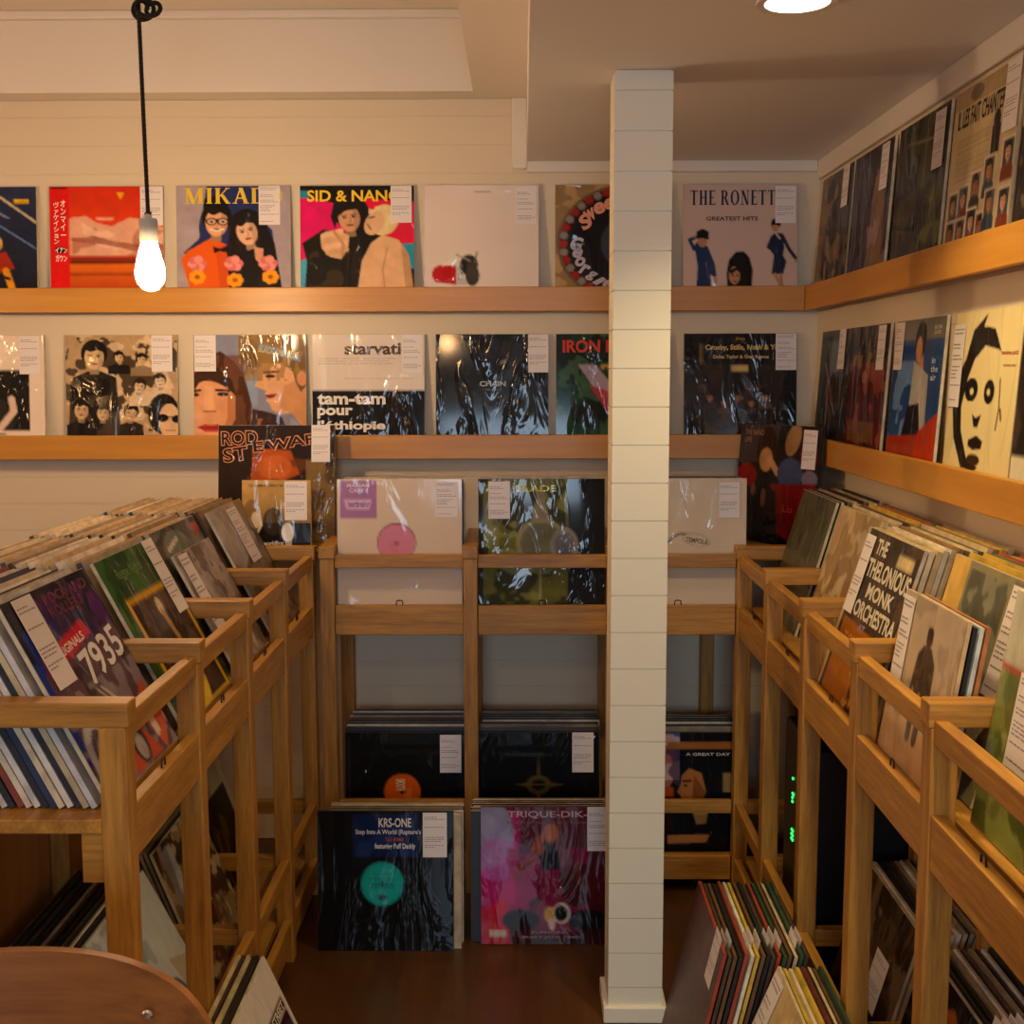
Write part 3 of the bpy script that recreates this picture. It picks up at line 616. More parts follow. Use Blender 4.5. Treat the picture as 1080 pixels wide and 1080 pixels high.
# ---- covers on the right wall ledges
def rightrec(label, y0, y1, row, art, L=None, slips=(), **k):
    squash(art, L)
    return record(label, (.7875, (y0 + y1) / 2, (ZA if row == 1 else ZB) + .0035), -90, 3.6, art, L, slips, size=(.306, .313), **k)
a = Art('6e5030', seed=21); a.r(.2, 0, 1, 1, '2c231c'); a.nc('8a6a40', 6, .6, .7); a.mul(8, .3)
rightrec('narrow-looking brown cover in the far corner of the upper right ledge', 3.028, 3.269, 1, a, None, S(.7, .0), cover='4a3020')
a = Art('2e2430', seed=22); a.nc('7a5a68', 4, .55, .8, (.35, .2, 1, 1), 2); a.p([(.6, .25), (.85, .2), (.9, 1), (.5, 1)], '8a6a40', .7); a.nc('a88a94', 7, .6, .6, (.3, .5, .9, 1)); a.mul(8, .3)
rightrec('purple-brown blurry cover second from the corner on the upper right ledge', 2.672, 2.985, 1, a, None, S(.72, .02))
a = Art('38341c', seed=23); a.nc('191a10', 5, .48); a.nc('64682e', 6, .55, .8, (.55, .3, 1, 1)); a.r(.12, .08, .16, 1, '4a4028', .6); a.l([(.2, .15), (.8, .2)], .015, '70704a').l([(.3, .05), (.32, .4)], .015, '70704a').l([(.6, .1), (.58, .5)], .012, '6c6c46'); a.mul(10, .3)
rightrec('mossy dark green cover beside the newspaper-like cover', 2.328, 2.64, 1, a, None, S(.74, .03, .06, .11))
a = Art('cdb890', 100, 24); a.r(0, 0, 1, .12, 'b29a74'); a.e(.35, .06, .1, .05, '7a6650')
for k in range(18): a.r(.1, .32 + k * .016, .62, .326 + k * .016, 'a08a68', .7)
a.e(.7, .3, .05, .06, '17120f').r(.64, .33, .76, .5, '201a16')
for k, (x, y) in enumerate(((.04, .64), (.2, .62), (.38, .56), (.57, .5), (.82, .44), (.03, .82), (.19, .82), (.36, .78), (.51, .82), (.62, .7), (.82, .72))):
    a.r(x, y, x + .165, y + .19, 'e4d8c0'); a.r(x + .012, y + .012, x + .153, y + .178, ('6a5a48', '3a4a60', '8a6850')[k % 3]); a.man(x + .082, y + .085, .052, ('c08a60', 'd8a880', '9c6a48')[k % 3], '1c1410', ('30404e', '7a3a28', '222')[k % 3] if k % 3 < 2 else '222222')
a.mul(14, .1)
L = Letters().text('IL LES FAIT CHANTER', .08, .13, .8, .25, '191410', .02)
rightrec('newspaper-like cream cover with black headline and small portraits', 2.001, 2.306, 1, a, L, S(.79, .0, .06, .115), cover='c8b48c')
a = Art('2a2620', seed=25); a.nc('6a6250', 6, .58); a.p([(0, .3), (.2, .35), (.5, .3), (1, .4), (1, .5), (0, .42)], 'b8ac88'); a.mul(10, .3)
rightrec('dark cover with a pale band, nearest on the upper right ledge', 1.674, 1.985, 1, a)
a = Art('2c2622', seed=31); a.p([(.2, .1), (.6, .1), (.7, .35), (.4, .4)], '5a6068', .8); a.l([(.2, .3), (.6, .75)], .02, '9a9488'); a.nc('5a2a24', 5, .58, .7, (.1, .5, 1, 1)); a.mul(8, .3)
rightrec('grey-brown cover in the far corner of the lower right ledge', 2.975, 3.243, 2, a, None, S(.6, 0, .06, .1))
a = Art('4e1c1e', seed=32); a.r(0, 0, 1, .3, '2e1f1a'); a.nc('8a6a3c', 7, .58, .8, (.05, .15, .8, .35)); a.e(.45, .42, .06, .05, 'a07c58'); a.nc('9a5040', 6, .58, .7, (0, .3, 1, 1)); a.r(.1, .78, .8, .95, '7a5a34', .6); a.mul(9, .3)
rightrec('dark crimson cover second from the corner on the lower right ledge', 2.658, 2.969, 2, a, None, S(.73, .01))
a = Art('2c4a7c', 90, 33); a.r(0, 0, 1, .15, '7a7468'); a.nc('7a98c8', 5, .55, .8, (0, .3, .5, .85)); a.e(.55, .15, .11, .13, '1a120e'); a.e(.53, .22, .06, .09, 'c48a60'); a.p([(.5, .35), (.62, .25), (.66, .45), (.52, .58), (.45, .6)], 'b88058'); a.p([(.45, .3), (.75, .4), (.78, .9), (.4, .95)], 'b8b0a8'); a.p([(.4, .62), (.62, .6), (.7, .86), (.3, .88)], '1c1a1e'); a.p([(0, .86), (1, .8), (1, 1), (0, 1)], '9a3824'); a.p([(.65, .8), (1, .65), (1, 1), (.6, 1)], 'b8401e'); a.mul(9, .2)
L = Letters().text('BOB\nLIVE', .8, .06, .93, .12, 'd8d4b8', .02).text('in\nthe\nair', .8, .28, .93, .44, 'c8d0e0', .02)
rightrec('blue cover of a figure in a pale jacket with orange foot strip', 2.309, 2.62, 2, a, L, S(.02, .01, .056, .1))
a = Art('e2cf9c', 100, 34)
a.p([(.22, .3), (.3, .12), (.5, .02), (.45, .1), (.62, .12), (.74, .26), (.66, .24), (.5, .22), (.36, .3), (.28, .42), (.22, .6), (.25, .75), (.38, .92), (.56, .96), (.5, 1), (.3, .98), (.14, .8), (.06, .55), (.06, .4), (.14, .38)], '1c1712')
a.e(.35, .49, .1, .075, '1c1712').e(.62, .5, .075, .075, '1c1712').e(.36, .5, .03, .02, 'e2cf9c').e(.61, .5, .025, .02, 'e2cf9c'); a.p([(.4, .64), (.46, .66), (.54, .64), (.5, .72), (.44, .72)], '1c1712'); a.p([(.38, .8), (.5, .77), (.6, .8), (.58, .85), (.46, .86), (.38, .84)], '1c1712'); a.e(.48, .92, .1, .035, '2a241c'); a.l([(.76, .42), (.78, .6), (.76, .72)], .016, '1c1712').l([(.8, .6), (.82, .66)], .02, '1c1712')
a.r(.02, .0, .3, .08, 'e2cf9c')
L = Letters().text('ORIGINAL JAZZ', .74, .26, .97, .285, 'b05030', .03).text('volume one', .78, .33, .95, .35, 'a8743c', .01)
rightrec('cream cover with a large black ink face, lower right ledge', 1.955, 2.255, 2, a, L, S(.0, .07, .055, .15), cover='d8c490')
a = Art('2a2320', seed=35); a.r(0, 0, 1, .17, 'e0d6bc'); a.r(0, .85, 1, 1, 'd8ceb4'); a.nc('4a3c34', 6, .55, .7, (0, .2, 1, .8))
L = Letters().text('WAYNE', .08, .02, .9, .13, '1f5a58', .03)
rightrec('dark cover with white bands and teal letters, nearest on the lower right ledge', 1.64, 1.95, 2, a, L)

# ---- records propped on the corner tops
ZT_ = ZR - .02 + .0005
a = Art('2a1b14', seed=41); a.p([(.3, .2), (.62, .22), (.7, .42), (.5, .5), (.28, .5)], 'b5572c'); a.nc('6a3c22', 6, .55, .8, (.25, .15, .95, .6)); a.e(.48, .36, .15, .1, 'c4683a'); a.r(.78, .35, 1, 1, '5a4428'); a.nc('8a6c40', 5, .5, .8, (.75, .3, 1, 1)); a.mul(9, .25)
L = Letters()
for t, x0, y0, x1, y1, ro in (('ROD', .02, .05, .34, .18, -2), ('ST', .03, .2, .25, .33, -8), ('E', .29, .14, .39, .24, -6), ('WART', .4, .13, .97, .23, -9)):
    L.text(t, x0, y0, x1, y1, 'd08a60', .06, ro, lay=1).text(t, x0 + .008, y0 + .008, x1 - .008, y1 - .008, '20130e', .015, ro, lay=2)
record('dark brown cover with outlined letters propped on the left corner top', (-.664, 3.19, ZT_ + .0015), 0, 8, a, L, S(.8, .0, .05, .1), t=.008, cover='8a7450', edge='2a2018')
a = Art('a8824e', seed=42); a.grad('c8a064', '6a5030'); a.r(0, .62, 1, .94, '1c1712'); a.e(.14, .5, .12, .22, '8c6c40').e(.2, .58, .07, .12, 'e0d0b8'); a.l([(.24, .4), (.28, .65), (.2, .8)], .03, 'e4dcc8'); a.e(.66, .76, .09, .14, 'e8e0d4'); a.e(.45, .6, .15, .2, '3a2c1c', 0, .8); a.mul(9, .2)
L = Letters().text('L i e', .5, .28, .62, .42, 'd8c8a0').text('the worldfirst ball', .2, .88, .72, .95, 'd8d0c0', .02).text('COLUMBIA STEREO 45', .1, .06, .6, .1, '4a3a24', .02)
record('small seven inch record leaning in front of the outlined-letter cover', (-.636, 3.06, ZT_ + .0015), 0, 5, a, L, S(.62, .02, .058, .1), size=(.178, .178), t=.012, cover='b89868', edge='e0d4bc')
a = Art('0c0f18', seed=43); a.p([(.0, 0), (.5, 0), (.45, .3), (0, .35)], '3a3236'); a.e(.35, .22, .12, .2, '2a100e'); a.e(.35, .3, .08, .1, 'b08058'); a.l([(.4, .3), (.5, .4)], .06, 'b08860'); a.e(.12, .45, .13, .11, '7a1c14'); a.e(.65, .4, .15, .13, '3c4668'); a.e(.88, .43, .09, .07, '70687c'); a.e(.66, .12, .08, .14, '9a7450', 20); a.e(.85, .24, .1, .12, '6a1a14'); a.p([(.42, .5), (.95, .46), (.98, .62), (.7, .95), (.55, .9), (.5, .6)], '74180f'); a.p([(.0, .52), (.5, .55), (.55, 1), (0, 1)], '080c16'); a.e(.35, .62, .03, .08, '7a5038').e(.22, .56, .03, .05, '6a4838'); a.mul(10, .3)
L = Letters().text('Lo', .6, .66, .72, .72, 'a83828', .02).text('THE BAND\nLIVE', .06, .05, .3, .16, '8a6a54', .02)
record('dark cover with red and navy shapes angled on the right corner top', (.655, 3.142, ZT_ + .001), -60, 5, a, L, S(.78, .03, .05, .1), t=.006, cover='1c1a20', edge='3a3430')

# ---- records facing the room in the back wall rack
def stack(desc, xc, y, z, lean, n, pitch, pal, group, first=1, wd=.315):
    """records standing one behind the other, fronts towards -y"""
    for k in range(n):
        cov, edg, word = pal[(k * 5 + len(desc)) % len(pal)]
        h = .315 + random.uniform(-.004, .004)
        r = bpy.data.objects.new('record', sleeve_mesh(wd, .315, .0055, cov, edg, ('c8bca8', 'a8987c', 'd8ccb8', '8c7c64')[k % 4])); C.objects.link(r)
        r.location = (xc + random.uniform(-.004, .003), y + (k + first) * pitch, z); r.rotation_euler = (-R(lean), 0, R(random.uniform(-.3, .3)))
        tag(r, f'{word} sleeve, {ORD[k + 1]} record behind the front one {desc}', 'record', group)
ORD = ['first', 'second', 'third', 'fourth', 'fifth', 'sixth', 'seventh', 'eighth', 'ninth', 'tenth', 'eleventh', 'twelfth', 'thirteenth', 'fourteenth', 'fifteenth', 'sixteenth', 'seventeenth', 'eighteenth', 'nineteenth', 'twentieth', 'twenty-first', 'twenty-second', 'twenty-third']
WARMP = [('c8b89c', 'd8c49c', 'cream'), ('a08a68', 'c8a878', 'tan'), ('3a3028', 'b09068', 'brown'), ('d8d0c4', 'e4d8c4', 'white'), ('2a2420', '6a5640', 'dark brown'), ('b8a080', 'd8bc88', 'buff'), ('c8c0b4', 'e0d0b0', 'ivory')]
DARKP = [('141416', '2a2622', 'black'), ('2a2622', '8a7c68', 'grey'), ('d8d0c4', 'd0c4ac', 'white'), ('1a1c22', '3a3630', 'dark'), ('8a7a62', 'b4a080', 'beige'), ('3a2a22', '6a5038', 'brown')]
MIXP = [('d0ccc4', 'dcd8d0', 'white'), ('c4b8a4', 'd8ccb4', 'cream'), ('c8c4bc', 'd4d0c8', 'pale grey'), ('d8d4cc', 'dcd4c8', 'white'), ('34507a', '40608a', 'blue'), ('c8b89c', 'd8c8a8', 'cream'), ('5a3048', '7a4058', 'plum'), ('20242c', '2c3038', 'black'), ('b8a888', 'c8b48c', 'tan'), ('7a3028', '8a4034', 'red'), ('e0dcd4', 'e8e0d4', 'ivory'), ('3a5a4c', '4a6a58', 'green'), ('c8c4c0', 'd0ccc8', 'pale grey'), ('1e2a4a', '2a3a5c', 'navy')]
FLOORP = [('3a3028', 'c8b48c', 'cream'), ('5a3028', 'a03c24', 'red'), ('17181a', '1e1d1c', 'black'), ('c8b090', 'd8c8a8', 'ivory'), ('4a3420', '6a4a2c', 'brown'), ('b89a30', 'c8a83c', 'yellow'), ('5a2420', '6c2c24', 'maroon'), ('2a3a2c', '2c4a30', 'green'), ('d8ccb8', 'e0d4c0', 'white'), ('3a3028', '4a3c30', 'dark brown')]

zs = ZS + .001
a = Art('d9c6b2', seed=51); a.r(.03, .02, .32, .31, 'a87aa8'); a.e(.475, .5, .155, .155, '4a3038'); a.e(.475, .505, .15, .15, 'd08aa0'); a.e(.475, .505, .02, .02, '803848'); a.nc('c87890', 9, .55, .6, (.36, .38, .6, .62)); a.p([(.06, .16), (.28, .16), (.26, .24), (.08, .24)], 'd8b8d8')
L = Letters().text('MARIAH', .08, .035, .26, .065, 'e0cce4', .02).text('CAREY', .1, .075, .25, .105, 'e0cce4', .02).text('heartbreaker', .09, .17, .26, .22, '8a5a90', .02)
record('white cover with pink centre label and purple sticker, back rack left bay', (-.314, 3.014, zs), 0, 3, a, L, [(.79, .02, .056, .09)], size=(.318, .325), cover='d8c8b4', edge='d8c8a8')
a = Art('1a1c1c', seed=52); a.p([(.04, 0), (.7, 0), (.72, .5), (.7, 1), (.04, 1)], '66642e'); a.nc('2c2c1a', 4, .5, .85, (0, 0, .7, 1)); a.nc('8a8a50', 5, .62, .7, (.05, .1, .7, .95)); a.p([(.48, .08), (.51, .08), (.56, .32), (.42, .32)], '8a7c60'); a.e(.5, .5, .2, .19, '908868'); a.e(.5, .5, .165, .155, '6a684c'); a.e(.68, .52, .11, .14, '8a8474'); a.e(.68, .52, .08, .1, '6c6c72'); a.l([(.49, .65), (.49, .98)], .02, '9a9470'); a.mul(9, .3)
L = Letters().text('BLADE', .3, .05, .62, .1, 'c8c468', .02)
record('olive green glossy cover with ringed emblem, back rack middle bay', (.047, 3.014, zs), 0, 3, a, L, S(.08, .02, .055, .095), size=(.321, .325), cover='22221e', edge='9a8a70')
a = Art('d8c6ae', seed=53); a.mul(3, .06); a.l([(.38, .5), (.42, .455), (.48, .43), (.53, .435)], .014, '3a3028'); a.e(.6, .48, .11, .05, 'a89880', 12).e(.6, .48, .1, .042, 'd8c6ae', 12)
L = Letters().text('TEMPOLA', .52, .455, .7, .495, '6a5c4c', .02, 8)
record('plain white cover with a small scribbled mark, back rack right bay', (.408, 3.014, zs), 0, 3, a, L, S(.78, .03, .052, .09), size=(.318, .325), cover='d8c8b4', edge='d8c8a8')
for xc, bay in ((-.311, 'left'), (.046, 'middle'), (.412, 'right')):
    stack(f'in the {bay} bay top shelf', xc, 3.014, ZS + .006, 3, 6, .02, WARMP, f'back rack {bay} bay upper records')
z2 = ZS2 + .001
a = Art('0c0d10', seed=54); a.e(.475, .5, .15, .15, 'd0602c'); a.e(.475, .5, .02, .02, '201008'); a.nc('e08050', 12, .6, .8, (.4, .38, .55, .62)); a.r(.03, .05, .04, .9, '3a3c40', .5)
L = Letters().text('SMOOTH', .5, .39, .6, .47, 'e8c8a0', .03, 90)
record('black cover with orange centre label, lower shelf of back rack left bay', (-.31, 3.03, z2), 0, 5, a, L, S(.79, .02, .056, .1), cover='101012', edge='4a4640')
a = Art('0b0c0f', seed=55); a.p([(.5, .18), (.52, .4), (.7, .44), (.52, .48), (.5, .7), (.48, .48), (.32, .44), (.48, .4)], '54482c'); a.e(.5, .44, .1, .08, '5a4c2c').e(.5, .44, .06, .045, '1a1812'); a.l([(.32, .44), (.7, .44)], .01, '6a5a34')
record('black cover with a gold star emblem, lower shelf of back rack middle bay', (.04, 3.03, z2), 0, 5, a, None, S(.78, .0, .056, .105), cover='101012', edge='3a3834')
a = Art('0e0e14', 90, 56); a.r(0, 0, .5, .35, '4a5a80'); a.e(.3, .25, .17, .28, 'a06860'); a.nc('d0b0b0', 5, .55, .7, (0, .02, .5, .4)); a.nc('40304a', 6, .5, .8, (.2, .1, .5, .5)); a.r(.4, .08, 1, .14, '9a6438'); a.p([(0, .42), (.45, .46), (.45, .54), (0, .52)], 'a84a2c'); a.e(.66, .36, .14, .17, '0c0a0c'); a.p([(.52, .36), (.58, .3), (.68, .34), (.72, .5), (.66, .62), (.56, .64), (.52, .58), (.51, .53), (.48, .5), (.51, .43)], 'a86c42'); a.p([(.62, .36), (.72, .5), (.66, .62), (.6, .6)], '70401f', .8); a.l([(.53, .41), (.59, .405)], .02, '2a1810'); a.e(.55, .445, .018, .01, '1a1010'); a.p([(.51, .555), (.57, .55), (.55, .58)], '8a3c30'); a.p([(.6, .62), (.74, .56), (.78, .78), (.62, .78)], 'b88850'); a.p([(.4, .8), (.5, .68), (.62, .66), (.8, .64), (1, .7), (1, 1), (.4, 1)], '120c12'); a.p([(.6, .64), (.74, .62), (.72, .76), (.64, .77)], 'b88850')
a.r(.86, .34, .96, .5, '8c7450'); a.p([(0, .55), (.4, .6), (.45, .82), (0, .85)], '3a1216'); a.p([(.4, .86), (.75, .85), (.72, .92), (.4, .93)], 'b07a4c'); a.r(0, .82, .4, .92, '401418'); a.mul(8, .2)
L = Letters().text('A GREAT DAY', .55, .17, .92, .195, 'c8c8c0', .02)
record('cover photo of a seated person in profile, lower shelf right of the pillar', (.41, 3.03, z2), 0, 5, a, L, cover='16141a', edge='4a4640')
for xc, bay, nn in ((-.312, 'left', 9), (.046, 'middle', 9), (.412, 'right', 6)):
    stack(f'in the {bay} bay lower shelf', xc, 3.03, ZS2 + .01, 5, nn, .021, DARKP, f'back rack {bay} bay lower records')
# standing on the floor in front of the back rack
a = Art('08080b', seed=57); a.r(.26, .03, .74, .33, '16254a'); a.nc('2a3a6a', 6, .55, .6, (.26, .03, .74, .33)); a.e(.475, .52, .155, .155, '2f9c98'); a.e(.475, .52, .13, .13, '38a8a2', 0, .6); a.e(.475, .52, .016, .016, '0c2020'); a.e(.475, .615, .035, .022, '103438')
for k in range(5): a.r(.38, .45 + k * .022, .57 - .02 * (k % 2), .456 + k * .022, '1c6a68')
L = Letters().text('KRS-ONE', .45, .05, .69, .115, 'ded4cc', .02).text("Step Into A World (Rapture's Delight)", .28, .13, .9, .175, 'd0ccd0', .02).text('THE REMIX', .5, .19, .64, .215, 'b04830', .02).text('featuring Puff Daddy', .42, .23, .72, .28, 'd8d4d8', .02)
record('black cover with turquoise label and navy sticker, standing on the floor', (-.322, 2.667, .001), 0, 5, a, L, S(.775, .01, .056, .105), size=(.318, .33), cover='0c0c0e', edge='1c1a18')
a = Art('4a0c1c', seed=58); a.grad('5a1024', '3a0810'); a.p([(0, 0), (.3, .05), (.25, .7), (0, .8)], 'a81468', .9); a.e(.05, .2, .2, .25, '7a98b0', 0, .7).e(.12, .38, .16, .16, 'a868a8', 0, .6); a.nc('c01878', 4, .5, .6, (0, .3, .42, .8)); a.nc('8a1848', 4, .52, .7, (.2, .3, .8, .9)); a.p([(0, .75), (.2, .65), (.22, 1), (0, 1)], 'b82838', .8); a.e(.52, .19, .055, .07, 'a85c30'); a.p([(.44, .26), (.56, .28), (.6, .45), (.45, .46)], '1a0e18'); a.l([(.46, .3), (.36, .4), (.28, .46)], .05, '8a3c2c').l([(.58, .3), (.7, .42), (.74, .55)], .045, '6a2c28').l([(.46, .22), (.4, .3)], .05, '9a4c30'); a.e(.3, .82, .14, .08, '240812').e(.8, .82, .15, .08, '1c0812'); a.e(.52, .78, .05, .06, 'c08a30'); a.e(.6, .77, .065, .075, 'd8c8b8'); a.e(.595, .77, .05, .06, '180c10'); a.p([(.5, .82), (.56, .8), (.54, .9), (.51, .88)], 'd8b8a0'); a.r(.07, .895, .19, .94, 'b8a898'); a.mul(8, .25)
L = Letters().text('TRIQUE-DIK-SLIP', .2, .03, .97, .085, 'c09aa4', .015).text('FEATURING CHRISTOPHER', .2, .105, .86, .125, '8a4850', .01).text('EUPHORIA', .38, .9, .65, .92, 'b0707c', .01).text('(MARY JANE TIME)', .3, .935, .74, .96, 'b0707c', .01)
record('magenta cover of a dancing figure, standing on the floor beside the pillar', (.058, 2.70, .001), 0, 4, a, L, S(.79, .0, .056, .105), size=(.318, .33), cover='4a0c1c', edge='5a2030')
stack('with turquoise label on the floor', -.302, 2.667, .001, 5, 8, .012, WARMP, 'floor stack behind the turquoise label cover', 1, .318)
stack('in magenta standing on the floor', .037, 2.70, .001, 4, 8, .012, [('1a1214', '241418', 'black'), ('6a1c20', '7a2428', 'red'), ('2a1a20', '3a2228', 'dark'), ('c8b49c', 'd0bc9c', 'cream')], 'floor stack behind the magenta cover', 1, .318)

# ---- records packed edge-on in the bins of the side racks
def binY(i): return Y0 + i * PIT + PW + (PIT - PW) / 2
def pack(desc, x, y, z, sx, lean, n, pitch, pal, group, start=0, t=.0065, seed=0, slips=False, front='aisle', wob=.07, tops=None):
    """sx = -1: left rack (front towards +x), +1: right rack; packed away from the aisle"""
    rn = random.Random(seed); last = -1
    for k in range(start, start + n):
        while True:
            q = rn.randrange(len(pal))
            if q != last: break
        last = q; cov, edg, word = pal[q]
        r = bpy.data.objects.new('record', sleeve_mesh(.312, .315, t, cov, edg, rn.choice(tops) if tops else None)); C.objects.link(r)
        r.location = (x + sx * k * pitch + rn.uniform(-.0003, .0003), y + rn.uniform(-.002, .002), z + t * math.sin(R(lean)) + .0005)
        r.rotation_euler = (-R(lean + rn.uniform(-wob, wob)), 0, R(-90 * sx)); r.scale = (1, 1, 1 + rn.uniform(-.012, .008))
        tag(r, f'{word} edged record, {ORD[k]} from the {front} {desc}', 'record', group)
        if slips and rn.random() < .75:
            a = bpy.data.objects.new('price_slip', SLIPS[k % 3]); C.objects.link(a); a.parent = r
            a.location = (.095 + rn.uniform(-.006, .006), -.0008, .315 - .088); a.scale = (.055, 1, .1)
XL0, XR0 = -.572, .566
LW = [('d8c4a0', 'd8c8a8', 'cream'), ('c8a878', 'cdb48c', 'tan'), ('e0d4c0', 'e4dccc', 'white'), ('8a7050', '5a4430', 'brown'), ('c0a078', 'd0b890', 'buff'), ('d0bc98', 'd8c49c', 'ivory'), ('a89880', '3c5068', 'blue'), ('9a886c', '302c2a', 'black')]
names = ['end bin of the left rack', 'second bin of the left rack', 'third bin of the left rack', 'corner bin of the left rack']
for i in range(4):
    pack('in the ' + names[i], XL0, binY(i), ZS, -1, 27, 20, .0113, MIXP if i == 0 else LW, 'records in the ' + names[i], 1 if i != 2 else 2, .0086, 23 + i, tops=['dcbc98', 'd2a884', 'e4ccb0', 'c8a07a', 'b48a64', 'e0c4a4'])
RWP = [('d0bc94', 'd8c8a0', 'cream'), ('c0a070', 'c8ac78', 'tan'), ('e0d8c4', 'e4dccc', 'white'), ('8a6a40', 'a07c4c', 'brown'), ('b0482c', 'b8583a', 'orange'), ('c8b488', 'd0c090', 'buff'), ('5a6a48', '7a8460', 'green'), ('3a3228', '4a4030', 'dark'), ('c8a030', 'd0a838', 'yellow'), ('d8ccb0', 'dcd0b4', 'ivory')]
rn_ = {-1: 'nearest bin of the right rack', 0: 'second bin of the right rack', 1: 'third bin of the right rack', 2: 'fourth bin of the right rack', 3: 'corner bin of the right rack'}
for i in range(-1, 4):
    st = {-1: 3, 0: 5, 1: 1, 2: 5, 3: 6}[i]
    pack('in the ' + rn_[i], XR0, binY(i), ZS, 1, 16 if i > -1 else 12, 12 - st + 1, .0115, RWP if i < 3 else WARMP, 'records in the ' + rn_[i], st, .0088, 30 + i, tops=['d8c8a0', 'c8ac78', 'e4dccc', 'b8925c', 'd0bc90', 'b8603c', '9a8a5c', 'dccfae'])

def sidefront(label, i, sx, x, z, lean, art, L=None, slips=(), size=(.312, .315), dy=0, t=.006, **k):
    return record(label, (x, binY(i) + dy, z + t * math.sin(R(lean)) + .0005), -90 * sx, lean, art, L, slips, size=size, t=t, **k)
# left rack, bin fronts (for the left rack local x runs away from the camera)
a = Art('5a4450', seed=61); a.r(0, .0, 1, .3, '1a1824'); a.nc('5a2a6a', 5, .5, .8, (.3, .05, 1, .32)); a.r(.05, .16, .4, .36, '2a3a8a'); a.r(0, .3, .06, .8, '2a3a8a'); a.nc('3a2a58', 6, .5, .7, (.2, .1, .8, .34)); a.p([(.1, .3), (.66, .22), (.7, .3), (.1, .4)], 'c8303c')
a.nc('9a8c98', 6, .52, .7, (.0, .5, 1, 1)).nc('2c2228', 5, .55, .8, (.2, .4, 1, .9)); a.e(.2, .82, .16, .2, 'c8c0c4').e(.2, .82, .1, .14, '5c5058').e(.2, .82, .06, .09, 'b0a8ac'); a.p([(.38, .98), (.55, .64), (.78, .98)], 'b8503c').e(.57, .88, .09, .1, '3a2c30').e(.57, .89, .055, .07, 'a89ca0'); a.p([(.72, .75), (.95, .62), (1, .85), (.84, 1)], 'c06048'); a.p([(.78, .72), (.86, .7), (.86, .9), (.8, .92)], 'd8c8c0'); a.l([(.5, .55), (.7, .75)], .02, 'c8c0c4').l([(.45, .55), (.6, .7)], .015, 'c8c0c4'); a.mul(12, .25)
L = Letters().text('7935', .42, .36, .95, .53, 'e8e0dc', .02, -6).text('ROCK AND\nROLLERS', .4, .04, .93, .16, '6a2a48', .03).text('ORIGINALS', .22, .3, .6, .345, 'e8d0d0', .03, -5)
sidefront('collage cover with numerals 7935 and red banner, end bin of left rack', 0, -1, XL0 + .0085, ZS, 27, a, L, S(.1, .01, .065, .14))
a = Art('3c6430', seed=62); a.nc('28481f', 6, .5); a.r(.14, .26, .97, 1, 'd0a030'); a.r(.18, .295, .93, .97, '3a281c'); a.nc('5a4030', 6, .55, .8, (.18, .3, .93, .97)); a.e(.56, .38, .045, .06, 'd8c09c'); a.l([(.56, .42), (.6, .6), (.56, .78)], .055, 'b08858'); a.e(.46, .86, .2, .16, 'd8b428', -10); a.e(.8, .7, .08, .14, '54443c'); a.mul(10, .2)
L = Letters().text('Reggae Nights', .2, .08, .6, .16, '6a8c4c', .01)
sidefront('green cover with gold framed picture and yellow dress, second bin of left rack', 1, -1, XL0 + .0085, ZS, 27, a, L, S(.78, .0, .06, .15))
a = Art('3a3a34', seed=63); a.e(.4, .2, .3, .16, '6a7068'); a.r(.75, .05, 1, .4, 'b03a2c'); a.l([(.2, .15), (.45, .1)], .03, 'd8d4c8'); a.nc('5a5248', 6, .55); a.mul(9, .3)
sidefront('dark cover with a red corner panel, third bin of left rack', 2, -1, XL0 - .0115, ZS, 27, a)
a = Art('8c7c70', seed=64); a.nc('5a4c42', 5, .5, .8); a.nc('b4a498', 7, .58, .7); a.l([(.3, .2), (.6, .9)], .06, 'a8a0a4').l([(.5, .1), (.8, .8)], .04, '6a6070'); a.mul(9, .3)
sidefront('taupe mottled cover with long white slip, third bin of left rack', 2, -1, XL0 + .0085, ZS, 27.5, a, None, S(.06, .02, .06, .2), size=(.27, .265))
a = Art('7c6c5c', seed=65); a.nc('4c4238', 5, .5, .8); a.p([(0, 0), (.75, 0), (.8, .3), (.2, .5), (0, .4)], 'a09490'); a.nc('b8a890', 7, .6, .6); a.mul(9, .3)
sidefront('grey cover in cloudy plastic at the corner of left rack', 3, -1, XL0 + .0085, ZS, 27, a, None, S(.45, .04, .09, .14))
# left rack, lower tier
a = Art('c8ccd0', seed=66); a.nc('8c98a8', 12, .55, .6, (0, 0, .6, .6)); a.e(.62, .74, .14, .15, '5c6c7c').e(.62, .74, .07, .08, '39424c'); a.p([(.72, .5), (1, .6), (1, .95), (.8, .9)], 'b8a898'); a.mul(8, .1)
sidefront('pale blue and white cover on the lower shelf behind the chair', 1, -1, -.605, ZS2, 27, a, size=(.315, .315))
a = Art('8a7458', seed=67); a.nc('2c261e', 6, .5, .9).nc('c4b08c', 9, .6, .8).nc('5c2c24', 7, .6, .7, (0, .5, 1, 1)); a.r(.1, .05, .3, .5, 'a8b0c0', .8); a.l([(.6, .3), (.9, .2)], .02, 'b03028').l([(.65, .22), (.72, .34)], .02, 'b03028').l([(.8, .18), (.85, .3)], .02, 'b03028'); a.mul(12, .25)
sidefront('crowded brown photo cover on the lower shelf, third bin of left rack', 2, -1, -.63, ZS2, 21, a)
a = Art('b8aa90', seed=68); a.r(0, 0, .86, .22, 'a4967c'); a.r(.04, .24, .88, .9, '17120f'); a.e(.4, .6, .12, .12, '5a3c28').e(.55, .5, .07, .1, '4a3a24'); a.e(.8, .95, .06, .04, '8a4a34'); a.mul(10, .2)
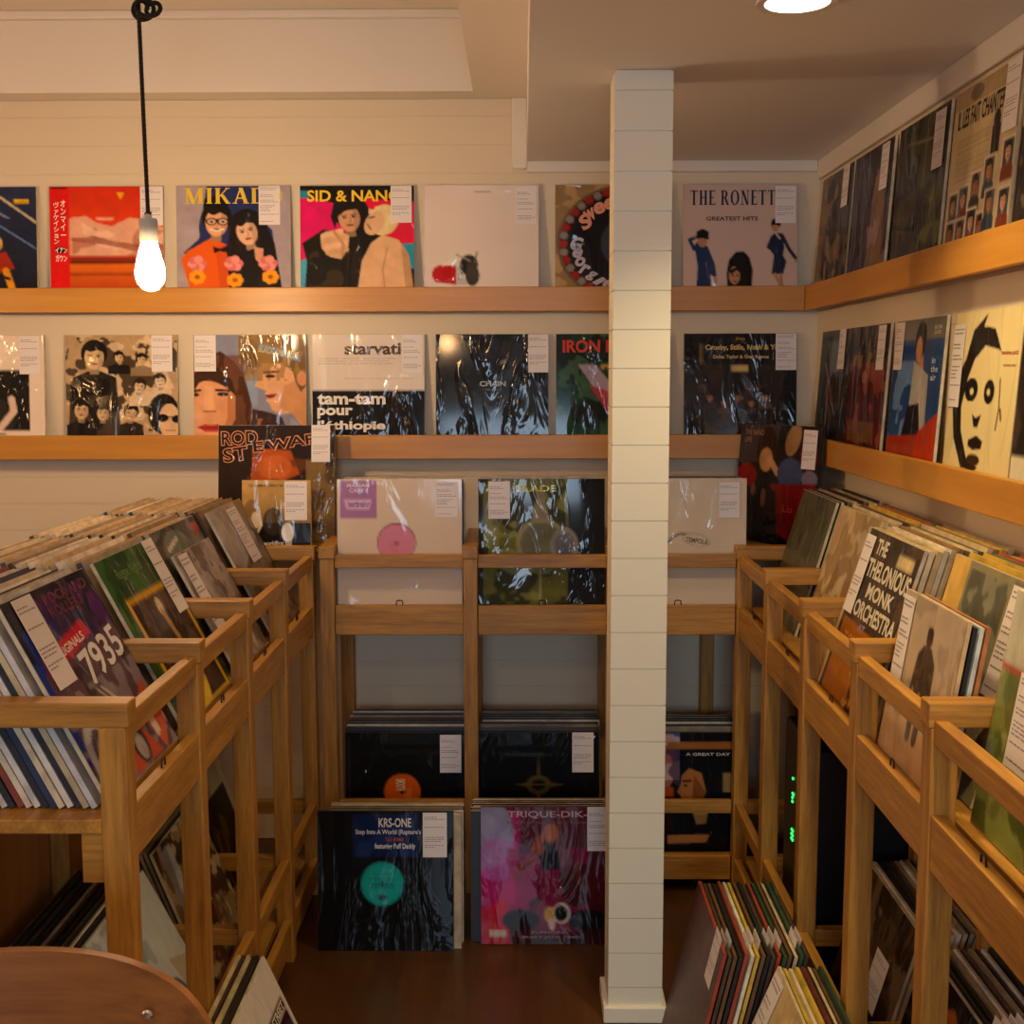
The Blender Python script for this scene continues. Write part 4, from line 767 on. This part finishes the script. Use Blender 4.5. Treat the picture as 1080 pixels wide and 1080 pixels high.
sidefront('cream bordered dark photo cover on the lower shelf, corner of left rack', 3, -1, -.68, ZS2, 20, a)
pack('on the lower shelf, second left bin', -.605, binY(1), ZS2, -1, 27, 10, .0125, DARKP, 'lower records in the second left bin', 1, .0075, 50)
pack('on the lower shelf, third left bin', -.63, binY(2), ZS2, -1, 21, 3, .011, DARKP, 'lower records in the third left bin', 1, .0065, 51)
pack('on the lower shelf, left corner bin', -.68, binY(3), ZS2, -1, 20, 3, .011, WARMP, 'lower records in the left corner bin', 1, .0065, 52)
# right rack, bin fronts (local x runs towards the camera)
a = Art('7c8448', seed=71); a.r(0, 0, 1, .3, 'c8c4ac'); a.nc('5c6430', 5, .5, .8, (0, .3, 1, 1)).nc('a8a868', 6, .58, .7, (0, .25, 1, .8)); a.r(0, .3, 1, .33, 'b8584c'); a.nc('3a4420', 5, .55, .8, (0, .7, 1, 1)); a.mul(10, .25)
sidefront('green and cream cover cut by the right edge, nearest bin of right rack', -1, 1, .592, ZS, 9, a, None, S(.2, .3, .09, .12), edge='e0d8c0')
a = Art('bca890', seed=72); a.nc('a08c78', 4, .5, .7); a.r(.0, .72, 1, 1, 'c09468', .7); a.e(.52, .2, .05, .06, '4a362c'); a.e(.52, .17, .05, .035, '241a16'); a.p([(.46, .25), (.58, .25), (.66, .32), (.65, .5), (.6, .52), (.42, .52), (.39, .5), (.39, .31)], '403630'); a.l([(.46, .5), (.46, .78)], .08, '5a4c42').l([(.58, .5), (.57, .78)], .08, '54463c'); a.l([(.4, .34), (.37, .52)], .04, '4a3c34').l([(.65, .34), (.67, .52)], .04, '4a3c34'); a.mul(6, .15)
L = Letters().text('SOUL', .68, .5, .93, .56, 'b86a54', .02)
sidefront('smaller pale cover with a standing dark figure, front of second right bin', 0, 1, .562, ZS + .0, 9, a, L, S(.0, .03, .05, .15), size=(.255, .258), dy=-.01, cover='b8a080', edge='c8a878')
for k in range(3):
    c = [('17181a', '1c1c1c', 'black'), ('c8d0c8', 'ccd4cc', 'pale'), ('a8683c', 'b8763f', 'orange')][k]
    record(f'{c[2]} edged ten inch record right behind the pale standing figure cover', (.571 + k * .009, binY(0) - .01, ZS + .0015), -90, 9, size=(.255, .25), cover=c[0], edge=c[1])
a = Art('8c8464', seed=73); a.r(0, .0, .22, 1, 'd0a860'); a.r(.25, .04, .72, .5, '5c5a4c'); a.nc('8c8a78', 6, .5, .8, (.25, .04, .72, .5)); a.r(.75, .02, 1, .6, '6c6850'); a.nc('b0a880', 8, .55, .7, (.2, .5, 1, 1)); a.mul(9, .25)
sidefront('olive landscape cover with white slip, behind the smaller records in second right bin', 0, 1, .6085, ZS, 15, a, None, S(.76, .03, .07, .16))
a = Art('3a3028', seed=74); a.nc('5a4634', 6, .55, .7); a.r(0, 0, .05, 1, 'c8a87c'); a.p([(.1, .54), (.95, .57), (.95, 1), (.1, 1)], 'a0602c'); a.p([(.55, .6), (.7, .58), (.9, 1), (.6, 1)], '3a281c'); a.nc('d89c50', 9, .6, .8, (.4, .55, .95, 1)); a.r(.66, .08, .92, .15, 'd0b888'); a.mul(12, .25)
L = Letters().text('THE', .26, .04, .46, .13, 'd8ccb4', .03).text('THELONIOUS', .22, .16, .97, .27, 'd8ccb4', .03).text('MONK', .34, .295, .82, .385, 'd8ccb4', .03).text('ORCHESTRA', .22, .41, .97, .51, 'd8ccb4', .03).text('AT', .4, .53, .52, .58, '9a8ca8', .03).text('TOWN HALL', .2, .61, .95, .71, 'd8803c', .03)
sidefront('dark brown cover with stacked cream capitals, third bin of right rack', 1, 1, XR0 - .003, ZS, 17, a, L, S(.03, .04, .055, .15), edge='d8c8a8')
a = Art('c8a880', seed=75); a.nc('a08458', 4, .5, .8); a.e(.5, .6, .25, .3, '8a6840', 0, .7); a.nc('d8c4a0', 6, .6, .7); a.mul(8, .2)
sidefront('tan faded cover at the front of the fourth bin of right rack', 2, 1, XR0 + .045, ZS, 16, a, edge='d8c8a8')
for k in range(2):
    sidefront(('olive grey cover at the front of the corner bin, right rack', 'dark sleeve second in the corner bin of right rack')[k], 3, 1, XR0 + .044 + .011 * k, ZS, 16, Art(('54503c', '2c2820')[k], 24, 76 + k).mul(6, .4))
# right rack, lower tier
a = Art('4a3828', seed=81); a.nc('2a2018', 5, .5, .8); a.nc('7a6650', 7, .6, .7); a.mul(9, .3)
sidefront('brown cover with white slip on the lower shelf, third right bin', 1, 1, .585, ZS2, 16, a, None, S(.55, .3, .07, .1))
a = Art('14131a', seed=82); a.p([(.25, .2), (.5, .08), (.56, .12), (.36, .3), (.5, .35), (.42, .75), (.34, .9), (.3, .85), (.36, .5), (.26, .4)], '8a4c28'); a.e(.3, .46, .07, .1, '7a4426'); a.nc('5a3020', 6, .6, .7, (.4, .5, .8, .9)); a.mul(10, .3)
sidefront('dark cover with an orange stretched figure, lower shelf of right rack', 0, 1, .58, ZS2, 16, a, None, S(.76, .3, .06, .12))
pack('on the lower shelf, third right bin', .585, binY(1), ZS2, 1, 16, 9, .0105, DARKP, 'lower records in the third right bin', 1, .0075, 60)
pack('on the lower shelf, second right bin', .58, binY(0), ZS2, 1, 16, 10, .0115, DARKP, 'lower records in the second right bin', 1, .0065, 61, True)
pack('on the lower shelf, nearest right bin', .575, binY(-1), ZS2, 1, 16, 11, .0115, DARKP, 'lower records in the nearest right bin', 0, .0065, 62, True)
# stacks leaning on the floor against the right rack
pack('in the floor stack by the pillar', 0.287, 2.198, 0, 1, 13, 16, .0098, FLOORP, 'floor stack by the pillar', 0, .0062, 70, True, 'pillar')
a = Art('cdb488', seed=83); a.r(.0, 0, .2, .62, 'd4c4b0'); a.nc('b89c70', 6, .55, .6); a.p([(.3, .75), (.42, .62), (.5, .7), (.4, 1), (.2, 1)], '3a2418'); a.e(.42, .62, .04, .05, '6a3a2c'); a.mul(8, .15)
record('cream cover leading the nearer floor stack right of the aisle', (.335, 1.872, .004), -90, 22, a, None, S(.02, .02, .06, .2), edge='d8c8a0', cover='c8b080')
pack('in the nearer floor stack', .335, 1.872, 0, 1, 22, 7, .0102, FLOORP, 'nearer floor stack right of the aisle', 1, .0066, 71, True, 'aisle')
# stack leaning on the floor against the left rack
a = Art('d0c8c0', seed=84); a.r(.5, .32, .95, .9, '15120f'); a.nc('5a544e', 6, .58, .7, (.52, .34, .93, .88)); a.r(.3, .24, .95, .31, '15120f')
L = Letters().text('BLEECKER STREET', .32, .25, .93, .3, 'd0c8c0', .03)
record('white cover with black picture leaning on the floor by the left rack', (-.345, 1.915, .003), 90, 24, a, L, edge='d8ccb0', cover='d0c8bc')
for k, (c, e, t, wd) in enumerate((('17120f', '17120f', .012, 'thick black'), ('c8b890', 'd0bc90', .005, 'cream'), ('3a2c20', '4a3828', .005, 'brown'), ('d0bc98', 'd8c49c', .005, 'ivory'))):
    record(f'{wd} edged record {("just", "second", "third", "fourth")[k]} behind the white cover leaning by the left rack', (-.356 - (0, .0155, .0245, .0335)[k], 1.915, .0055), 90, 24, t=t, cover=c, edge=e)

# ------------------------------------------------------------------ hanging bulb
def pendant(label, x, y, z):
    r = tag(empty('pendant_lamp', (x, y, z)), label, 'lamp')
    MB().lathe([(.0005, -.05), (.006, -.0495), (.018, -.044), (.027, -.033), (.0315, -.018), (.0315, -.006), (.028, .012), (.022, .034), (.0175, .05), (.016, .055)], n=28).obj('bulb', BULB, r, smooth=True)
    MB().lathe([(.018, .0545), (.0195, .057), (.0195, .098), (.0175, .104), (.008, .106), (.007, .113), (.004, .114)], n=24).obj('socket', SOCKET, r, smooth=True)
    MB().tube([(math.cos(t) * .006, math.sin(t) * .006, .115 + .003 * math.sin(3 * t)) for t in [k * .5 for k in range(14)]], .0018, 6).obj('hook_ring', METAL, r)
    top = ZT - z
    n = 620
    for s_ in (0, math.pi):
        cord = [(.0024 * math.cos(k * .95 + s_) - .006 * (k / n), .0024 * math.sin(k * .95 + s_), .112 + (top - .112) * k / n) for k in range(n + 1)]
        MB().tube(cord, .0026, 5).obj('twisted_cord', CORD if s_ else CORD2, r)
    kn = []
    for k in range(70):
        t = k / 69 * 2 * math.pi * 2.6; g = k / 69
        kn.append((.006 + .036 * g + .02 * math.cos(t) - .012, .012 * math.sin(t * .5), .535 + .02 * math.sin(t) * (1 - .25 * g)))
    MB().tube(kn, .0048, 7).obj('cord_knot', CORD, r, smooth=True)
    return r
pendant('bare hanging bulb on a black twisted cord with a knot above', -.803, 2.62, H + .226)
for dx, dy in ((.425, 1.935),):
    r = tag(empty('downlight', (dx, dy, SOF)), 'round recessed ceiling light at the top edge above the right rack', 'ceiling light')
    MB().lathe([(.05, -.001), (.062, -.001), (.064, -.004), (.062, -.007), (.051, -.006)], n=32).obj('trim_ring', CEIL, r, smooth=True)
    MB().lathe([(.0005, -.006), (.05, -.006), (.05, -.0005)], n=32).obj('diffuser', LAMP, r)

# ------------------------------------------------------------------ chair in front
cr_ = tag(empty('chair', (-.53, 1.0, 0)), 'wooden chair whose curved plywood back shows in the bottom left corner', 'chair')
def backpanel():
    nx, nz = 28, 12; m = MB(); front = []; 
    hw, ztop, zbot = .222, .724, .45
    for side in (0, 1):
        for j in range(nz + 1):
            for i in range(nx + 1):
                u = -1 + 2 * i / nx; v = -1 + 2 * j / nz
                n_ = (abs(u) ** 2.7 + abs(v) ** 2.7) ** (1 / 2.7); k = max(abs(u), abs(v)) / n_ if n_ > 1e-9 else 1
                x = u * k * hw; zc = (ztop + zbot) / 2 + v * k * (ztop - zbot) / 2
                y = .2 - .055 * (x / hw) ** 2 + .03 * (v + 1) / 2 + side * .011
                m.v.append((x, y, zc))
    n1 = (nx + 1) * (nz + 1); ix = lambda i, j, s: s * n1 + j * (nx + 1) + i
    for j in range(nz):
        for i in range(nx):
            m.f.append((ix(i, j, 0), ix(i + 1, j, 0), ix(i + 1, j + 1, 0), ix(i, j + 1, 0))); m.f.append((ix(i, j, 1), ix(i, j + 1, 1), ix(i + 1, j + 1, 1), ix(i + 1, j, 1)))
    for i in range(nx):
        for j in (0, nz): m.f.append((ix(i, j, 0), ix(i + 1, j, 0), ix(i + 1, j, 1), ix(i, j, 1)))
    for j in range(nz):
        for i in (0, nx): m.f.append((ix(i, j, 0), ix(i, j + 1, 0), ix(i, j + 1, 1), ix(i, j, 1)))
    return m
backpanel().obj('backrest', CHAIRWOOD, cr_, smooth=True)
for sx_ in (-1, 1):
    MB().lathe([(.0005, -.002), (.004, -.0017), (.0062, 0), (.0062, .003)], n=16).obj('rivet', CHROME, cr_).matrix_local = Matrix.Translation((sx_ * .13, .199, .668)) @ Matrix.Rotation(R(-90), 4, 'X')
    MB().tube([(sx_ * .17, .2, 0), (sx_ * .15, .205, .44), (sx_ * .11, .222, .6)], .011, 10).obj('leg', METAL, cr_, smooth=True)
    MB().tube([(sx_ * .18, -.17, 0), (sx_ * .165, -.15, .43)], .011, 10).obj('leg', METAL, cr_, smooth=True)
MB().box(-.2, .2, -.19, .19, .43, .446).obj('seat', CHAIRWOOD, cr_, bevel=.006)

# ------------------------------------------------------------------ black router on the right rack's lower shelf
ro = tag(empty('router', (.68, binY(2), ZS2)), 'black box with green indicator lights on the right rack lower shelf', 'router')
box(-.1, .1, -.13, .13, .0005, .50).obj('case', BLACK, ro, bevel=.006)
for y_, z_ in ((.045, .385), (.045, .352), (.045, .343), (.045, .334), (.037, .352), (.045, .272), (.045, .262), (.045, .252), (.035, .262), (.035, .252), (.035, .272)):
    MB().box(-.1025, -.0995, y_ - .0025, y_ + .0025, z_ - .0022, z_ + .0022).obj('indicator_light', LED, ro)
